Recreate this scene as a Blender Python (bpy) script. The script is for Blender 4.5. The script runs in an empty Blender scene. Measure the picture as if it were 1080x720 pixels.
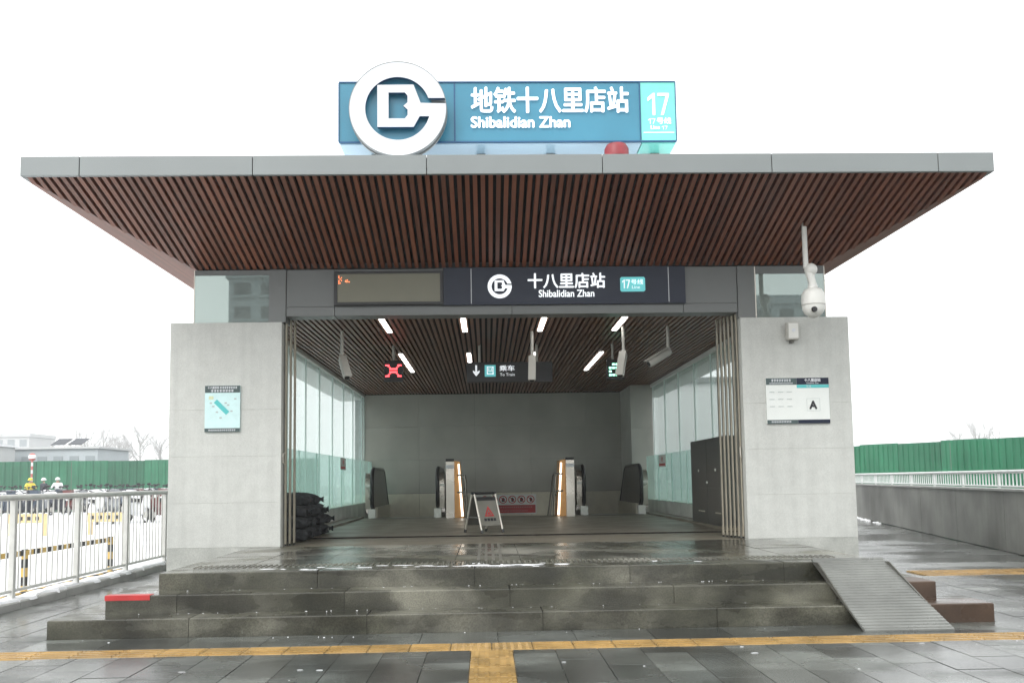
import bpy, math, random
from mathutils import Vector, Matrix
random.seed(7)
sc = bpy.context.scene
COL = sc.collection
R = math.radians

# ---------------------------------------------------------------- camera
CX, CZ = -0.282, 1.21
cam = bpy.data.cameras.new('camera'); cam_o = bpy.data.objects.new('camera', cam); COL.objects.link(cam_o)
cam.sensor_width = 36; cam.lens = 36 * 955.66 / 1080; cam.shift_y = 64.518 / 1080
cam.clip_start = .05; cam.clip_end = 3000
_ya, _pi, _ro = R(1.665), R(4.89), R(-.854)
_f = Vector((math.sin(_ya) * math.cos(_pi), math.cos(_ya) * math.cos(_pi), math.sin(_pi)))
_r = Vector((math.cos(_ya), -math.sin(_ya), 0)); _u = _r.cross(_f)
_r2 = _r * math.cos(_ro) + _u * math.sin(_ro); _u2 = -_r * math.sin(_ro) + _u * math.cos(_ro)
M4 = Matrix((_r2, _u2, -_f)).transposed().to_4x4(); M4.translation = (CX, 0, CZ)
cam_o.matrix_world = M4
sc.camera = cam_o

# ---------------------------------------------------------------- sky, sun, exposure
world = bpy.data.worlds.new('World'); sc.world = world; world.use_nodes = True
nt = world.node_tree; bg = nt.nodes['Background']
sky = nt.nodes.new('ShaderNodeTexSky'); sky.sky_type = 'NISHITA'; sky.sun_disc = False
sky.sun_elevation = R(42); sky.sun_rotation = R(215); sky.air_density = 1.0; sky.dust_density = 6; sky.ozone_density = 1
hs = nt.nodes.new('ShaderNodeHueSaturation'); hs.inputs['Saturation'].default_value = .12
mx = nt.nodes.new('ShaderNodeMix'); mx.data_type = 'RGBA'; mx.inputs[0].default_value = .72
mx.inputs[7].default_value = (10.2, 10.45, 10.5, 1)          # even overcast cloud layer
nt.links.new(sky.outputs[0], hs.inputs['Color']); nt.links.new(hs.outputs[0], mx.inputs[6])
nt.links.new(mx.outputs[2], bg.inputs[0]); bg.inputs[1].default_value = .13
sun = bpy.data.lights.new('sun', 'SUN'); sun.energy = .6; sun.angle = R(25); sun.color = (1, .97, .93)
sun_o = bpy.data.objects.new('sun', sun); COL.objects.link(sun_o)
_az = R(215); _el = R(42)
_d = Vector((math.sin(_az) * math.cos(_el), math.cos(_az) * math.cos(_el), math.sin(_el)))
sun_o.rotation_euler = _d.to_track_quat('Z', 'Y').to_euler(); sun_o.location = (-20, -30, 40)
sc.view_settings.view_transform = 'Standard'; sc.view_settings.look = 'None'
sc.view_settings.exposure = 0.72; sc.view_settings.gamma = 1
try: sc.view_settings.use_curve_mapping = False
except Exception: pass
sc.render.engine = 'CYCLES'
cy = sc.cycles
cy.use_denoising = True; cy.max_bounces = 8; cy.diffuse_bounces = 4; cy.glossy_bounces = 4
cy.transparent_max_bounces = 24; cy.transmission_bounces = 6; cy.sample_clamp_indirect = 6; cy.volume_bounces = 1
cy.use_adaptive_sampling = False

# ---------------------------------------------------------------- materials
MATS = {}
def mat(name, col, rough=.5, metal=0, var=0, vscale=6, rvar=0, rscale=2, bump=0, bscale=60, spec=.5, emit=None, estr=1,
        rnd=0, detail=4, streak=0, alpha=None, col2=None, speck=0, wet=0, wscale=1.2):
    m = bpy.data.materials.new(name); m.use_nodes = True; MATS[name] = m
    n = m.node_tree.nodes; L = m.node_tree.links; b = n['Principled BSDF']
    b.inputs['Base Color'].default_value = (*col, 1); b.inputs['Roughness'].default_value = rough
    b.inputs['Metallic'].default_value = metal; b.inputs['Specular IOR Level'].default_value = spec
    geo = n.new('ShaderNodeNewGeometry')
    def noise(scale, det=4, vec=None):
        t = n.new('ShaderNodeTexNoise'); t.inputs['Scale'].default_value = scale; t.inputs['Detail'].default_value = det
        L.new(vec or geo.outputs['Position'], t.inputs['Vector']); return t.outputs['Fac']
    def mathn(op, a, bb):
        t = n.new('ShaderNodeMath'); t.operation = op
        for i, v in enumerate((a, bb)):
            if isinstance(v, (int, float)): t.inputs[i].default_value = v
            else: L.new(v, t.inputs[i])
        return t.outputs[0]
    def rng(v, a, bb, c, d):
        t = n.new('ShaderNodeMapRange'); L.new(v, t.inputs[0])
        for i, q in enumerate((a, bb, c, d)): t.inputs[i + 1].default_value = q
        return t.outputs[0]
    fac = None
    if var: fac = rng(noise(vscale, detail), .3, .7, 1 - var, 1 + var)
    if speck:
        s = rng(noise(95, 3), .35, .65, 1 - speck, 1 + speck); fac = s if fac is None else mathn('MULTIPLY', fac, s)
    if rnd:
        oi = n.new('ShaderNodeObjectInfo'); s = rng(oi.outputs['Random'], 0, 1, 1 - rnd, 1 + rnd)
        fac = s if fac is None else mathn('MULTIPLY', fac, s)
    if streak:
        mp = n.new('ShaderNodeMapping'); mp.inputs['Scale'].default_value = (9, 9, .35); L.new(geo.outputs['Position'], mp.inputs[0])
        s = rng(noise(1, 5, mp.outputs[0]), .4, .75, 1, 1 - streak); fac = s if fac is None else mathn('MULTIPLY', fac, s)
    wm = None
    if wet:      # irregular damp patches: darker and glossier where water still lies
        mp2 = n.new('ShaderNodeMapping'); mp2.inputs['Scale'].default_value = (1, 1.6, 2.6); L.new(geo.outputs['Position'], mp2.inputs[0])
        wm = rng(noise(wscale, 7, mp2.outputs[0]), .44, .56, 0, 1); s = rng(wm, 0, 1, 1+wet*.35, 1-wet); fac = s if fac is None else mathn('MULTIPLY', fac, s)
    out = None
    if col2 is not None:
        mxx = n.new('ShaderNodeMix'); mxx.data_type = 'RGBA'; mxx.inputs[6].default_value = (*col, 1); mxx.inputs[7].default_value = (*col2, 1)
        L.new(rng(noise(vscale * .37, 6), .46, .62, 0, 1), mxx.inputs[0]); out = mxx.outputs[2]
    if fac is not None:
        vm = n.new('ShaderNodeVectorMath'); vm.operation = 'SCALE'
        if out is not None: L.new(out, vm.inputs[0])
        else: vm.inputs[0].default_value = col
        L.new(fac, vm.inputs['Scale']); out = vm.outputs[0]
    if out is not None: L.new(out, b.inputs['Base Color'])
    if rvar:
        rv = rng(noise(rscale, 5), .4, .6, max(.03, rough - rvar), min(1, rough + rvar))
        if wm is not None: rv = mathn('MULTIPLY', rv, rng(wm, 0, 1, 1.25, .38))
        L.new(rv, b.inputs['Roughness'])
    if bump:
        bp = n.new('ShaderNodeBump'); bp.inputs['Strength'].default_value = bump; bp.inputs['Distance'].default_value = .01
        L.new(noise(bscale, 3), bp.inputs['Height']); L.new(bp.outputs[0], b.inputs['Normal'])
    if emit is not None:
        b.inputs['Emission Color'].default_value = (*emit, 1); b.inputs['Emission Strength'].default_value = estr
    return m

def glass(name, tint, milk=.16, rough=0.0):
    m = bpy.data.materials.new(name); m.use_nodes = True; MATS[name] = m
    n = m.node_tree.nodes; L = m.node_tree.links; n.remove(n['Principled BSDF'])
    t = n.new('ShaderNodeBsdfTransparent'); t.inputs[0].default_value = (*tint, 1)
    g = n.new('ShaderNodeBsdfGlossy'); g.inputs['Color'].default_value = (.95, 1, .98, 1); g.inputs['Roughness'].default_value = rough
    fr = n.new('ShaderNodeFresnel'); fr.inputs[0].default_value = 1.5
    a = n.new('ShaderNodeMath'); a.operation = 'MULTIPLY'; a.inputs[1].default_value = .32; L.new(fr.outputs[0], a.inputs[0])
    x = n.new('ShaderNodeMixShader'); L.new(a.outputs[0], x.inputs[0]); L.new(t.outputs[0], x.inputs[1]); L.new(g.outputs[0], x.inputs[2])
    tr = n.new('ShaderNodeBsdfTranslucent'); tr.inputs[0].default_value = (.80, .93, .90, 1)
    df = n.new('ShaderNodeBsdfDiffuse'); df.inputs[0].default_value = (.74, .86, .83, 1)
    y = n.new('ShaderNodeMixShader'); y.inputs[0].default_value = .35; L.new(tr.outputs[0], y.inputs[1]); L.new(df.outputs[0], y.inputs[2])
    w = n.new('ShaderNodeMixShader'); w.inputs[0].default_value = milk; L.new(x.outputs[0], w.inputs[1]); L.new(y.outputs[0], w.inputs[2])
    L.new(w.outputs[0], n['Material Output'].inputs[0]); return m

granite = mat('pale_granite', (.53, .54, .51), .55, var=.045, vscale=7, bump=.10, bscale=160, streak=.10, speck=.065, rvar=.1)
plinth_m = mat('plinth_granite', (.42, .43, .40), .5, var=.2, vscale=3, bump=.1, bscale=140, speck=.12)
stepm = mat('wet_step_granite', (.050, .0495, .035), .28, var=.42, vscale=2.4, rvar=.22, rscale=1.6, bump=.12, bscale=170, rnd=.14, col2=(.108, .105, .083), speck=.26, wet=0.38, wscale=1.5)
stepend = mat('rust_stained_granite', (.075, .048, .033), .35, var=.3, vscale=3, rvar=.15, bump=.1, bscale=150, speck=.1)
deckm = mat('wet_landing_granite', (.075, .074, .054), .22, var=.35, vscale=1.7, rvar=.2, rscale=1.1, bump=.10, bscale=190, rnd=.12, col2=(.17, .165, .14), speck=.15, wet=0.4, wscale=1.1)
paverm = mat('wet_paver', (.082, .087, .079), .19, var=.34, vscale=1.5, rvar=.18, rscale=1.1, bump=.10, bscale=150, rnd=.5, speck=.14, wet=0.35, wscale=1)
groundm = mat('wet_ground', (.13, .134, .125), .20, var=.25, vscale=.6, rvar=.2, rscale=.5, bump=.08, bscale=90, wet=0.3, wscale=0.45)
yellowm = mat('yellow_tactile', (.34, .215, .075), .36, var=.26, vscale=4, rvar=.18, rscale=2.5, bump=.1, bscale=120, rnd=.13, speck=.12)
rampm = mat('ramp_metal', (.20, .205, .192), .38, .25, var=.16, vscale=3, rvar=.12)
alum = mat('grey_aluminium', (.225, .245, .245), .42, .15, var=.04, vscale=1.2, rnd=.03)
palem = mat('pale_metal', (.62, .63, .60), .45, var=.04)
alumd = mat('dark_grey_aluminium', (.15, .158, .155), .42, .15, var=.05, vscale=1.5, rnd=.03)
slatm = mat('brown_slat', (.205, .067, .032), .45, var=.10, vscale=3, rnd=.22, spec=.62)
slatin = mat('brown_ceiling_slat', (.165, .078, .043), .45, var=.1, vscale=3, rnd=.18, spec=.4)
voidm = mat('dark_void', (.006, .005, .005), .9, spec=.1)
navy = mat('navy_sign', (.010, .016, .036), .3, var=.05, spec=.3)
black = mat('black_plastic', (.012, .012, .013), .4)
blackgl = mat('black_rubber', (.012, .011, .012), .28)
screenm = mat('led_screen_off', (.17, .165, .115), .35, var=.03)
white_t = mat('white_letter', (.82, .83, .84), .4, emit=(.9, .95, 1), estr=.42)
white_s = mat('white_sign_face', (.68, .70, .73), .35)
signblue = mat('sign_blue', (.052, .245, .36), .3, var=.07, vscale=1.4)
signblue2 = mat('sign_blue_dark', (.02, .10, .22), .35)
signunder = mat('sign_underside', (.42, .60, .72), .25)  # paler than the sign face: reflected snow light put into the colour
mint = mat('sign_mint', (.20, .70, .62), .3, var=.04)
mintl = mat('mint_badge', (.12, .52, .52), .35, emit=(.15, .7, .75), estr=.25)
red = mat('red_paint', (.47, .035, .035), .45, var=.15)
red_led = mat('red_led', (.5, .02, .02), .5, emit=(1, .06, .07), estr=3.2)
orange_led = mat('orange_led', (.5, .1, .02), .5, emit=(1, .22, .08), estr=2)
green_led = mat('green_led', (.05, .5, .3), .5, emit=(.35, 1, .7), estr=2.2)
lampm = mat('glow_strip', (1, 1, 1), .5, emit=(1, .99, .95), estr=6)
glint_glow = mat('warm_painted_glint', (1, 1, 1), .5, emit=(1, .93, .80), estr=2.2)  # emission imitates a reflected streak on the stair walls
wallpan = mat('interior_grey_panel', (.37, .375, .33), .38, var=.10, vscale=1.2, rvar=.08, rnd=.05)
cream = mat('cream_panel', (.66, .64, .52), .4, var=.06)
floorm = mat('interior_floor', (.155, .138, .105), .42, var=.10, vscale=1.2, rvar=.07, bump=.03, bscale=120)
matm = mat('grey_mat', (.13, .125, .105), .75, var=.15, vscale=9, bump=.2, bscale=200)
steel = mat('stainless', (.60, .565, .50), .30, .7, var=.05, rvar=.06)
steeld = mat('dark_stainless', (.14, .138, .122), .32, .35, var=.06)
tinted_steel = mat('orange_tinted_steel', (.62, .33, .12), .36, .45, var=.12, vscale=5)  # orange of reflected lamplight put into the steel colour
beige = mat('beige_gate', (.33, .30, .235), .4, .2, var=.1, vscale=8)
concrete = mat('concrete', (.25, .25, .23), .55, var=.30, vscale=.9, bump=.15, bscale=40, streak=.10, col2=(.13, .13, .115), speck=.08)
kerbm = mat('kerb_stone', (.36, .36, .345), .5, var=.2, vscale=3, bump=.1)
railm = mat('galvanised_rail', (.60, .60, .57), .42, .15, var=.08)
railw = mat('white_rail', (.72, .74, .73), .45, var=.05)
snow = mat('snow', (.86, .87, .89), .6, var=.05, vscale=4, bump=.3, bscale=14)
snowfield_m = mat('trodden_snow', (.84, .85, .87), .55, var=.06, vscale=.9, bump=.3, bscale=7)
slush = mat('slush', (.55, .56, .55), .35, var=.25, vscale=8, bump=.3, bscale=40)
greenf = mat('green_sheet', (.030, .180, .095), .45, var=.14, vscale=.9, rnd=.22, streak=.2)
barry = mat('barrier_yellow', (.60, .46, .24), .5, var=.1)
tarp = mat('dark_sack', (.034, .036, .038), .85, spec=.2, var=.5, vscale=22, bump=1.0, bscale=28)
cabm = mat('charcoal_cabinet', (.042, .044, .042), .3, var=.1)
camw = mat('camera_white', (.74, .74, .70), .4)
camg = mat('camera_grey', (.50, .49, .45), .4)
panelw = mat('notice_white', (.74, .77, .74), .4, var=.02)
paleCy = mat('notice_cyan', (.58, .78, .78), .4, var=.05, vscale=12)
teal = mat('notice_teal', (.09, .50, .50), .4)
dgreen = mat('notice_header', (.055, .085, .085), .4)
inkg = mat('notice_ink', (.42, .47, .46), .5)
inkb = mat('black_ink', (.015, .015, .018), .5)
bark = mat('haze_paled_bark', (.33, .315, .30), .9, var=.2)  # bark colour lightened to suggest fading in distant haze
bldg = mat('grey_render', (.30, .34, .36), .7, var=.08, vscale=.4)
bldl = mat('pale_render', (.56, .57, .57), .7, var=.05, vscale=.3)
winm = mat('window_dark', (.035, .04, .045), .45, spec=.2)
bldp = mat('haze_paled_render', (.44, .48, .50), .7, var=.06, vscale=.4)  # shed wall colour paled to suggest haze
winp = mat('haze_paled_window', (.30, .335, .35), .3)  # distant window colour washed out as haze would do
solar = mat('solar_cell', (.012, .016, .026), .2)
skinm = mat('skin', (.46, .29, .21), .55)
jy = mat('yellow_jacket', (.75, .60, .06), .6, var=.1)
jw = mat('white_jacket', (.74, .75, .76), .6, var=.08)
jd = mat('dark_jacket', (.03, .035, .05), .6)
trous = mat('dark_trousers', (.03, .03, .035), .7)
glass_w = glass('wall_glass', (.965, .985, .978))
glass_g = glass('guard_glass', (.86, .95, .93), .14)
def coated(name, col, refl, tint):
    m = bpy.data.materials.new(name); m.use_nodes = True; n = m.node_tree.nodes; L = m.node_tree.links
    b = n['Principled BSDF']; b.inputs['Base Color'].default_value = (*col, 1); b.inputs['Roughness'].default_value = .5
    g = n.new('ShaderNodeBsdfGlossy'); g.inputs['Color'].default_value = (*tint, 1); g.inputs['Roughness'].default_value = .01
    x = n.new('ShaderNodeMixShader'); x.inputs[0].default_value = refl
    L.new(b.outputs[0], x.inputs[1]); L.new(g.outputs[0], x.inputs[2]); L.new(x.outputs[0], n['Material Output'].inputs[0]); return m
glass_c = coated('coated_glass', (.14, .17, .155), .22, (.85, 1, .95))
def striped(name, a, b, scale, axis):
    m = bpy.data.materials.new(name); m.use_nodes = True; n = m.node_tree.nodes; L = m.node_tree.links
    geo = n.new('ShaderNodeNewGeometry'); sep = n.new('ShaderNodeSeparateXYZ'); L.new(geo.outputs['Position'], sep.inputs[0])
    f = n.new('ShaderNodeMath'); f.operation = 'MULTIPLY'; f.inputs[1].default_value = scale; L.new(sep.outputs[axis], f.inputs[0])
    g = n.new('ShaderNodeMath'); g.operation = 'FRACT'; L.new(f.outputs[0], g.inputs[0])
    h = n.new('ShaderNodeMath'); h.operation = 'GREATER_THAN'; h.inputs[1].default_value = .5; L.new(g.outputs[0], h.inputs[0])
    x = n.new('ShaderNodeMix'); x.data_type = 'RGBA'; x.inputs[6].default_value = (*a, 1); x.inputs[7].default_value = (*b, 1); L.new(h.outputs[0], x.inputs[0])
    L.new(x.outputs[2], n['Principled BSDF'].inputs['Base Color']); n['Principled BSDF'].inputs['Roughness'].default_value = .5; return m
stripe_y = striped('yellow_black_stripe_along', (.62, .42, .12), (.03, .03, .03), 3.3, 1)
stripe_x = striped('yellow_black_stripe_across', (.72, .48, .16), (.06, .06, .05), 6, 0)
stripe_z = striped('yellow_black_stripe_upright', (.62, .42, .12), (.03, .03, .03), 5, 2)
stripe_rw = striped('red_white_stripe', (.55, .16, .14), (.8, .8, .8), 2.2, 2)

# ---------------------------------------------------------------- builders
ORG = {}
class MB:
    def __init__(s): s.v = []; s.f = []
    def hexa(s, p):
        i = len(s.v); s.v += [tuple(q) for q in p]
        s.f += [(i, i+3, i+2, i+1), (i+4, i+5, i+6, i+7), (i, i+1, i+5, i+4), (i+1, i+2, i+6, i+5), (i+2, i+3, i+7, i+6), (i+3, i, i+4, i+7)]
        return s
    def box(s, x0, x1, y0, y1, z0, z1):
        x0, x1 = sorted((x0, x1)); y0, y1 = sorted((y0, y1)); z0, z1 = sorted((z0, z1))
        return s.hexa([(x0,y0,z0),(x1,y0,z0),(x1,y1,z0),(x0,y1,z0),(x0,y0,z1),(x1,y0,z1),(x1,y1,z1),(x0,y1,z1)])
    def bar(s, p, q, w, h):
        p = Vector(p); q = Vector(q); d = (q - p).normalized()
        a = d.cross(Vector((0, 0, 1)))
        if a.length < 1e-3: a = Vector((1, 0, 0))
        a.normalize(); b = a.cross(d); a *= w / 2; b *= h / 2
        return s.hexa([p-a-b, p+a-b, q+a-b, q-a-b, p-a+b, p+a+b, q+a+b, q-a+b])
    def tube(s, pts, r, n=10, caps=True, closed=False):
        pts = [Vector(p) for p in pts]; m = len(pts); rs = r if isinstance(r, (list, tuple)) else [r] * m
        base = len(s.v); ref = None
        for k in range(m):
            if closed: d = pts[(k+1) % m] - pts[k-1]
            else: d = pts[min(k+1, m-1)] - pts[max(k-1, 0)]
            d.normalize()
            if ref is None:
                ref = Vector((1, 0, 0)) if abs(d.x) < .9 else Vector((0, 0, 1))
            a = (ref - d * ref.dot(d)).normalized(); ref = a; b = d.cross(a)
            for j in range(n):
                t = 2 * math.pi * j / n; s.v.append(tuple(pts[k] + (a * math.cos(t) + b * math.sin(t)) * rs[k]))
        for k in range(m if closed else m - 1):
            k2 = (k + 1) % m
            for j in range(n):
                j2 = (j + 1) % n; s.f.append((base+k*n+j, base+k*n+j2, base+k2*n+j2, base+k2*n+j))
        if caps and not closed:
            s.f.append(tuple(base + j for j in reversed(range(n)))); s.f.append(tuple(base + (m-1)*n + j for j in range(n)))
        return s
    def cyl(s, p, q, r, r2=None, n=16): return s.tube([p, q], [r, r if r2 is None else r2], n)
    def ell(s, c, rx, ry, rz, nu=12, nv=8, z0=-1, jit=0):
        base = len(s.v); c = Vector(c); t0 = math.acos(max(-1, min(1, -z0)))
        for i in range(nv + 1):
            ph = math.pi * i / nv
            for j in range(nu):
                th = 2 * math.pi * j / nu; k = 1 + random.uniform(-jit, jit)
                s.v.append((c.x + rx*k*math.sin(ph)*math.cos(th), c.y + ry*k*math.sin(ph)*math.sin(th), c.z + max(z0, math.cos(ph)*k)*rz))
        for i in range(nv):
            for j in range(nu):
                j2 = (j+1) % nu; s.f.append((base+i*nu+j, base+(i+1)*nu+j, base+(i+1)*nu+j2, base+i*nu+j2))
        return s
    def prism(s, poly, fn0, fn1):
        i = len(s.v); n = len(poly); s.v += [tuple(fn0(*p)) for p in poly] + [tuple(fn1(*p)) for p in poly]
        s.f += [tuple(i + k for k in reversed(range(n))), tuple(i + n + k for k in range(n))]
        s.f += [(i+k, i+(k+1) % n, i+n+(k+1) % n, i+n+k) for k in range(n)]; return s
    def quad(s, a, b, c, d):
        i = len(s.v); s.v += [tuple(a), tuple(b), tuple(c), tuple(d)]; s.f.append((i, i+1, i+2, i+3)); return s
    def mesh(s, name, m, org=(0, 0, 0)):
        me = bpy.data.meshes.new(name); me.from_pydata([(x-org[0], y-org[1], z-org[2]) for x, y, z in s.v], [], s.f)
        if m: me.materials.append(m)
        return me
    def build(s, name, m, parent=None, smooth=False, bevel=0, fix=True):
        org = ORG.get(parent.name, (0, 0, 0)) if parent else (0, 0, 0)
        me = s.mesh(name, m, org)
        if fix:
            import bmesh
            bm = bmesh.new(); bm.from_mesh(me); bmesh.ops.recalc_face_normals(bm, faces=bm.faces); bm.to_mesh(me); bm.free()
        if smooth:
            for p in me.polygons: p.use_smooth = True
            me.set_sharp_from_angle(angle=R(40))
        o = bpy.data.objects.new(name, me); COL.objects.link(o)
        if parent: o.parent = parent; ORG[o.name] = org
        if bevel:
            md = o.modifiers.new('edge', 'BEVEL'); md.width = bevel; md.segments = 2; md.limit_method = 'ANGLE'; md.angle_limit = R(40)
        return o
def tag(o, label=None, cat=None, group=None, kind=None):
    if label: o['label'] = label
    if cat: o['category'] = cat
    if group: o['group'] = group
    if kind: o['kind'] = kind
    return o
def thing(name, loc, label, cat, group=None):
    o = bpy.data.objects.new(name, None); COL.objects.link(o); o.location = loc; o.empty_display_size = .2
    ORG[o.name] = tuple(loc); return tag(o, label, cat, group)
def box(name, m, parent, *a, bevel=0): return MB().box(*a).build(name, m, parent, bevel=bevel)
PC = {}
def piece(name, sx, sy, sz, c, m, parent, ch=.006):
    """chamfered slab sharing mesh data between equal pieces; c is the centre of its top face"""
    k = (name, round(sx, 3), round(sy, 3), round(sz, 3), m.name)
    if k not in PC:
        x, y = sx/2, sy/2; b = MB()
        r = lambda x, y, z: [(-x,-y,z),(x,-y,z),(x,y,z),(-x,y,z)]
        b.v = r(x, y, -sz) + r(x, y, -ch) + r(x-ch, y-ch, 0)
        for l in (0, 4):
            for j in range(4): b.f.append((l+j, l+(j+1) % 4, l+4+(j+1) % 4, l+4+j))
        b.f.append((8, 9, 10, 11)); b.f.append((3, 2, 1, 0)); PC[k] = b.mesh(name, m)
    o = bpy.data.objects.new(name, PC[k]); COL.objects.link(o); g = ORG.get(parent.name, (0, 0, 0))
    o.parent = parent; o.location = (c[0]-g[0], c[1]-g[1], c[2]-g[2]); return o
def copy_tree(o, parent=None):
    c = o.copy(); COL.objects.link(c); c.parent = parent
    for ch in list(o.children): copy_tree(ch, c)
    return c

_txc = {}
def _curve_mesh(cu):
    ob = bpy.data.objects.new('tmp_curve', cu); COL.objects.link(ob)
    dg = bpy.context.evaluated_depsgraph_get(); dg.update()
    me = bpy.data.meshes.new_from_object(ob.evaluated_get(dg))
    V = [tuple(v.co) for v in me.vertices]; F = [tuple(p.vertices) for p in me.polygons]
    bpy.data.objects.remove(ob); bpy.data.curves.remove(cu); bpy.data.meshes.remove(me); return V, F
def lettering(name, body, x0, x1, z0, z1, y, m, parent, bold=0, depth=.006, xf=None):
    """flat lettering standing on the plane Y=y, facing -Y, filling the given rectangle; xf maps (x, y, z) elsewhere"""
    if body not in _txc:
        cu = bpy.data.curves.new('t', 'FONT'); cu.body = body; cu.resolution_u = 4; _txc[body] = _curve_mesh(cu)
    V, F = _txc[body]
    ax = min(v[0] for v in V); bx = max(v[0] for v in V); ay = min(v[1] for v in V); by = max(v[1] for v in V)
    b = MB(); offs = [(0, 0)] + ([(bold, 0), (-bold, 0), (0, bold), (0, -bold), (bold*.7, bold*.7), (-bold*.7, -bold*.7)] if bold else [])
    for k, (dx, dz) in enumerate(offs):
        i = len(b.v)
        for v in V:
            b.v.append((x0 + (v[0]-ax)/(bx-ax)*(x1-x0) + dx, y - depth - k*.0006, z0 + (v[1]-ay)/(by-ay)*(z1-z0) + dz))
        b.f += [tuple(i+q for q in f) for f in F]
    if xf: b.v = [tuple(xf(*v)) for v in b.v]
    return b.build(name, m, parent, fix=False)
def outline(name, polys, m, parent, to3d, depth):
    """filled 2-D outline with holes, extruded; to3d maps (u, v, w) to the place, w in 0..depth towards the viewer"""
    cu = bpy.data.curves.new('o', 'CURVE'); cu.dimensions = '2D'; cu.fill_mode = 'BOTH'; cu.extrude = .5
    for pl in polys:
        sp = cu.splines.new('POLY'); sp.points.add(len(pl)-1); sp.use_cyclic_u = True
        for q, p in zip(sp.points, pl): q.co = (p[0], p[1], 0, 1)
    V, F = _curve_mesh(cu); b = MB(); b.v = [tuple(to3d(v[0], v[1], (v[2]+.5)*depth)) for v in V]; b.f = F
    return b.build(name, m, parent)
def circle(r, n=40, cx=0, cy=0): return [(cx + r*math.cos(2*math.pi*k/n), cy + r*math.sin(2*math.pi*k/n)) for k in range(n)]
def logo_polys():
    """ring-shaped G holding a B, unit outer radius, centre 0"""
    Q = lambda x, y: ((x-472)/365, (400-y)/365)
    P = []
    a0 = math.asin(80/365); a1 = 2*math.pi + math.asin(38/365)
    P += [(math.cos(a0+(a1-a0)*k/60), math.sin(a0+(a1-a0)*k/60)) for k in range(61)]
    P += [Q(645,357), Q(592,214), Q(318,216), Q(318,545), Q(592,545), Q(637,462)]
    r = .672; b0 = -math.asin(62/245); b1 = -2*math.pi + math.asin(80/245)
    P += [(r*math.cos(b0+(b1-b0)*k/50), r*math.sin(b0+(b1-b0)*k/50)) for k in range(51)]
    H = [Q(403,276), Q(525,276), Q(546,300), Q(546,352), Q(515,381), Q(546,410), Q(546,452), Q(525,478), Q(403,478)]
    return [P, H]

# ================================================================ SETTING
D1, D2, D3, DP = 7.445, 7.744, 8.065, 11.12
XL, XR, OL, OR = -4.139, 4.274, -2.783, 2.914
ZT = .45                                            # landing level
IXL, IXR, IYB, ZC = -3.26, 3.50, 22.0, 3.33         # inside walls, back wall, ceiling

gb = MB()
gx = [-280, IXL-.25, IXR+.25, 280]; gy = [-125, 19.3, 24.5, 425]
for i in range(3):
    for j in range(3):
        if i == 1 and j == 1: continue
        gb.quad((gx[i], gy[j], -.012), (gx[i+1], gy[j], -.012), (gx[i+1], gy[j+1], -.012), (gx[i], gy[j+1], -.012))
ground = tag(gb.build('ground', groundm), kind='structure')
paving = thing('paving', (0, 0, 0), None, None); tag(paving, kind='structure')
def pave(x0, x1, y0, y1, off=0, w=.3, l=.6, g=.0035):
    nx = int(round((x1-x0)/w)); w = (x1-x0)/nx
    for i in range(nx):
        y = y0 - ((i*.37+off) % 1)*l; cx = x0+(i+.5)*w
        while y < y1 - .03:
            a, b = max(y, y0), min(y+l, y1)
            if b-a > .05: piece('paving_slab', w-g, b-a-g, .02, (cx, (a+b)/2, random.uniform(-.0016, .0016)), paverm, paving, .0025)
            y += l
pave(-4.74, -.41, 5.0, 6.635, .2); pave(-.11, 5.05, 5.0, 6.635, .55)
pave(-4.98, -3.81, 6.94, 9.9, .1); pave(3.885, 6.2, 6.94, 10.84, .4)
xx = -3.81
while xx < 3.80:
    piece('paving_slab', .596, .49, .02, (xx+.3, 7.19, 0), paverm, paving, .0025); xx += .6
# tactile paving: bars lead the way, each tile with its raised pattern
def tactile(cx, cy, along, dots=False):
    t = piece('tactile_tile', .295, .295, .02, (cx, cy, .001), yellowm, paving, .004)
    key = ('relief', along, dots)
    if key not in PC:
        b = MB()
        if dots:
            for i in range(5):
                for j in range(5): b.tube([(-.112+i*.056, -.112+j*.056, -.001), (-.112+i*.056, -.112+j*.056, .005)], [.016, .011], 6)
        else:
            for i in range(4):
                a = -.105+i*.07
                b.box(a-.0125, a+.0125, -.135, .135, -.001, .005) if along == 'y' else b.box(-.135, .135, a-.0125, a+.0125, -.001, .005)
        PC[key] = b.mesh('relief', yellowm)
    o = bpy.data.objects.new('relief', PC[key]); COL.objects.link(o); o.parent = t
yx = -4.61
while yx < 5.2:
    tactile(yx, 6.785, 'x', dots=abs(yx+.26) < .16); yx += .3
for k in range(6): tactile(-.26, 6.635-.15-k*.3, 'y')
for k in range(6):
    for j in range(2): tactile(5.15+k*.3, 11.0+j*.3, 'x')
# tyre-worn road beyond stays plain wet ground (material)

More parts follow.
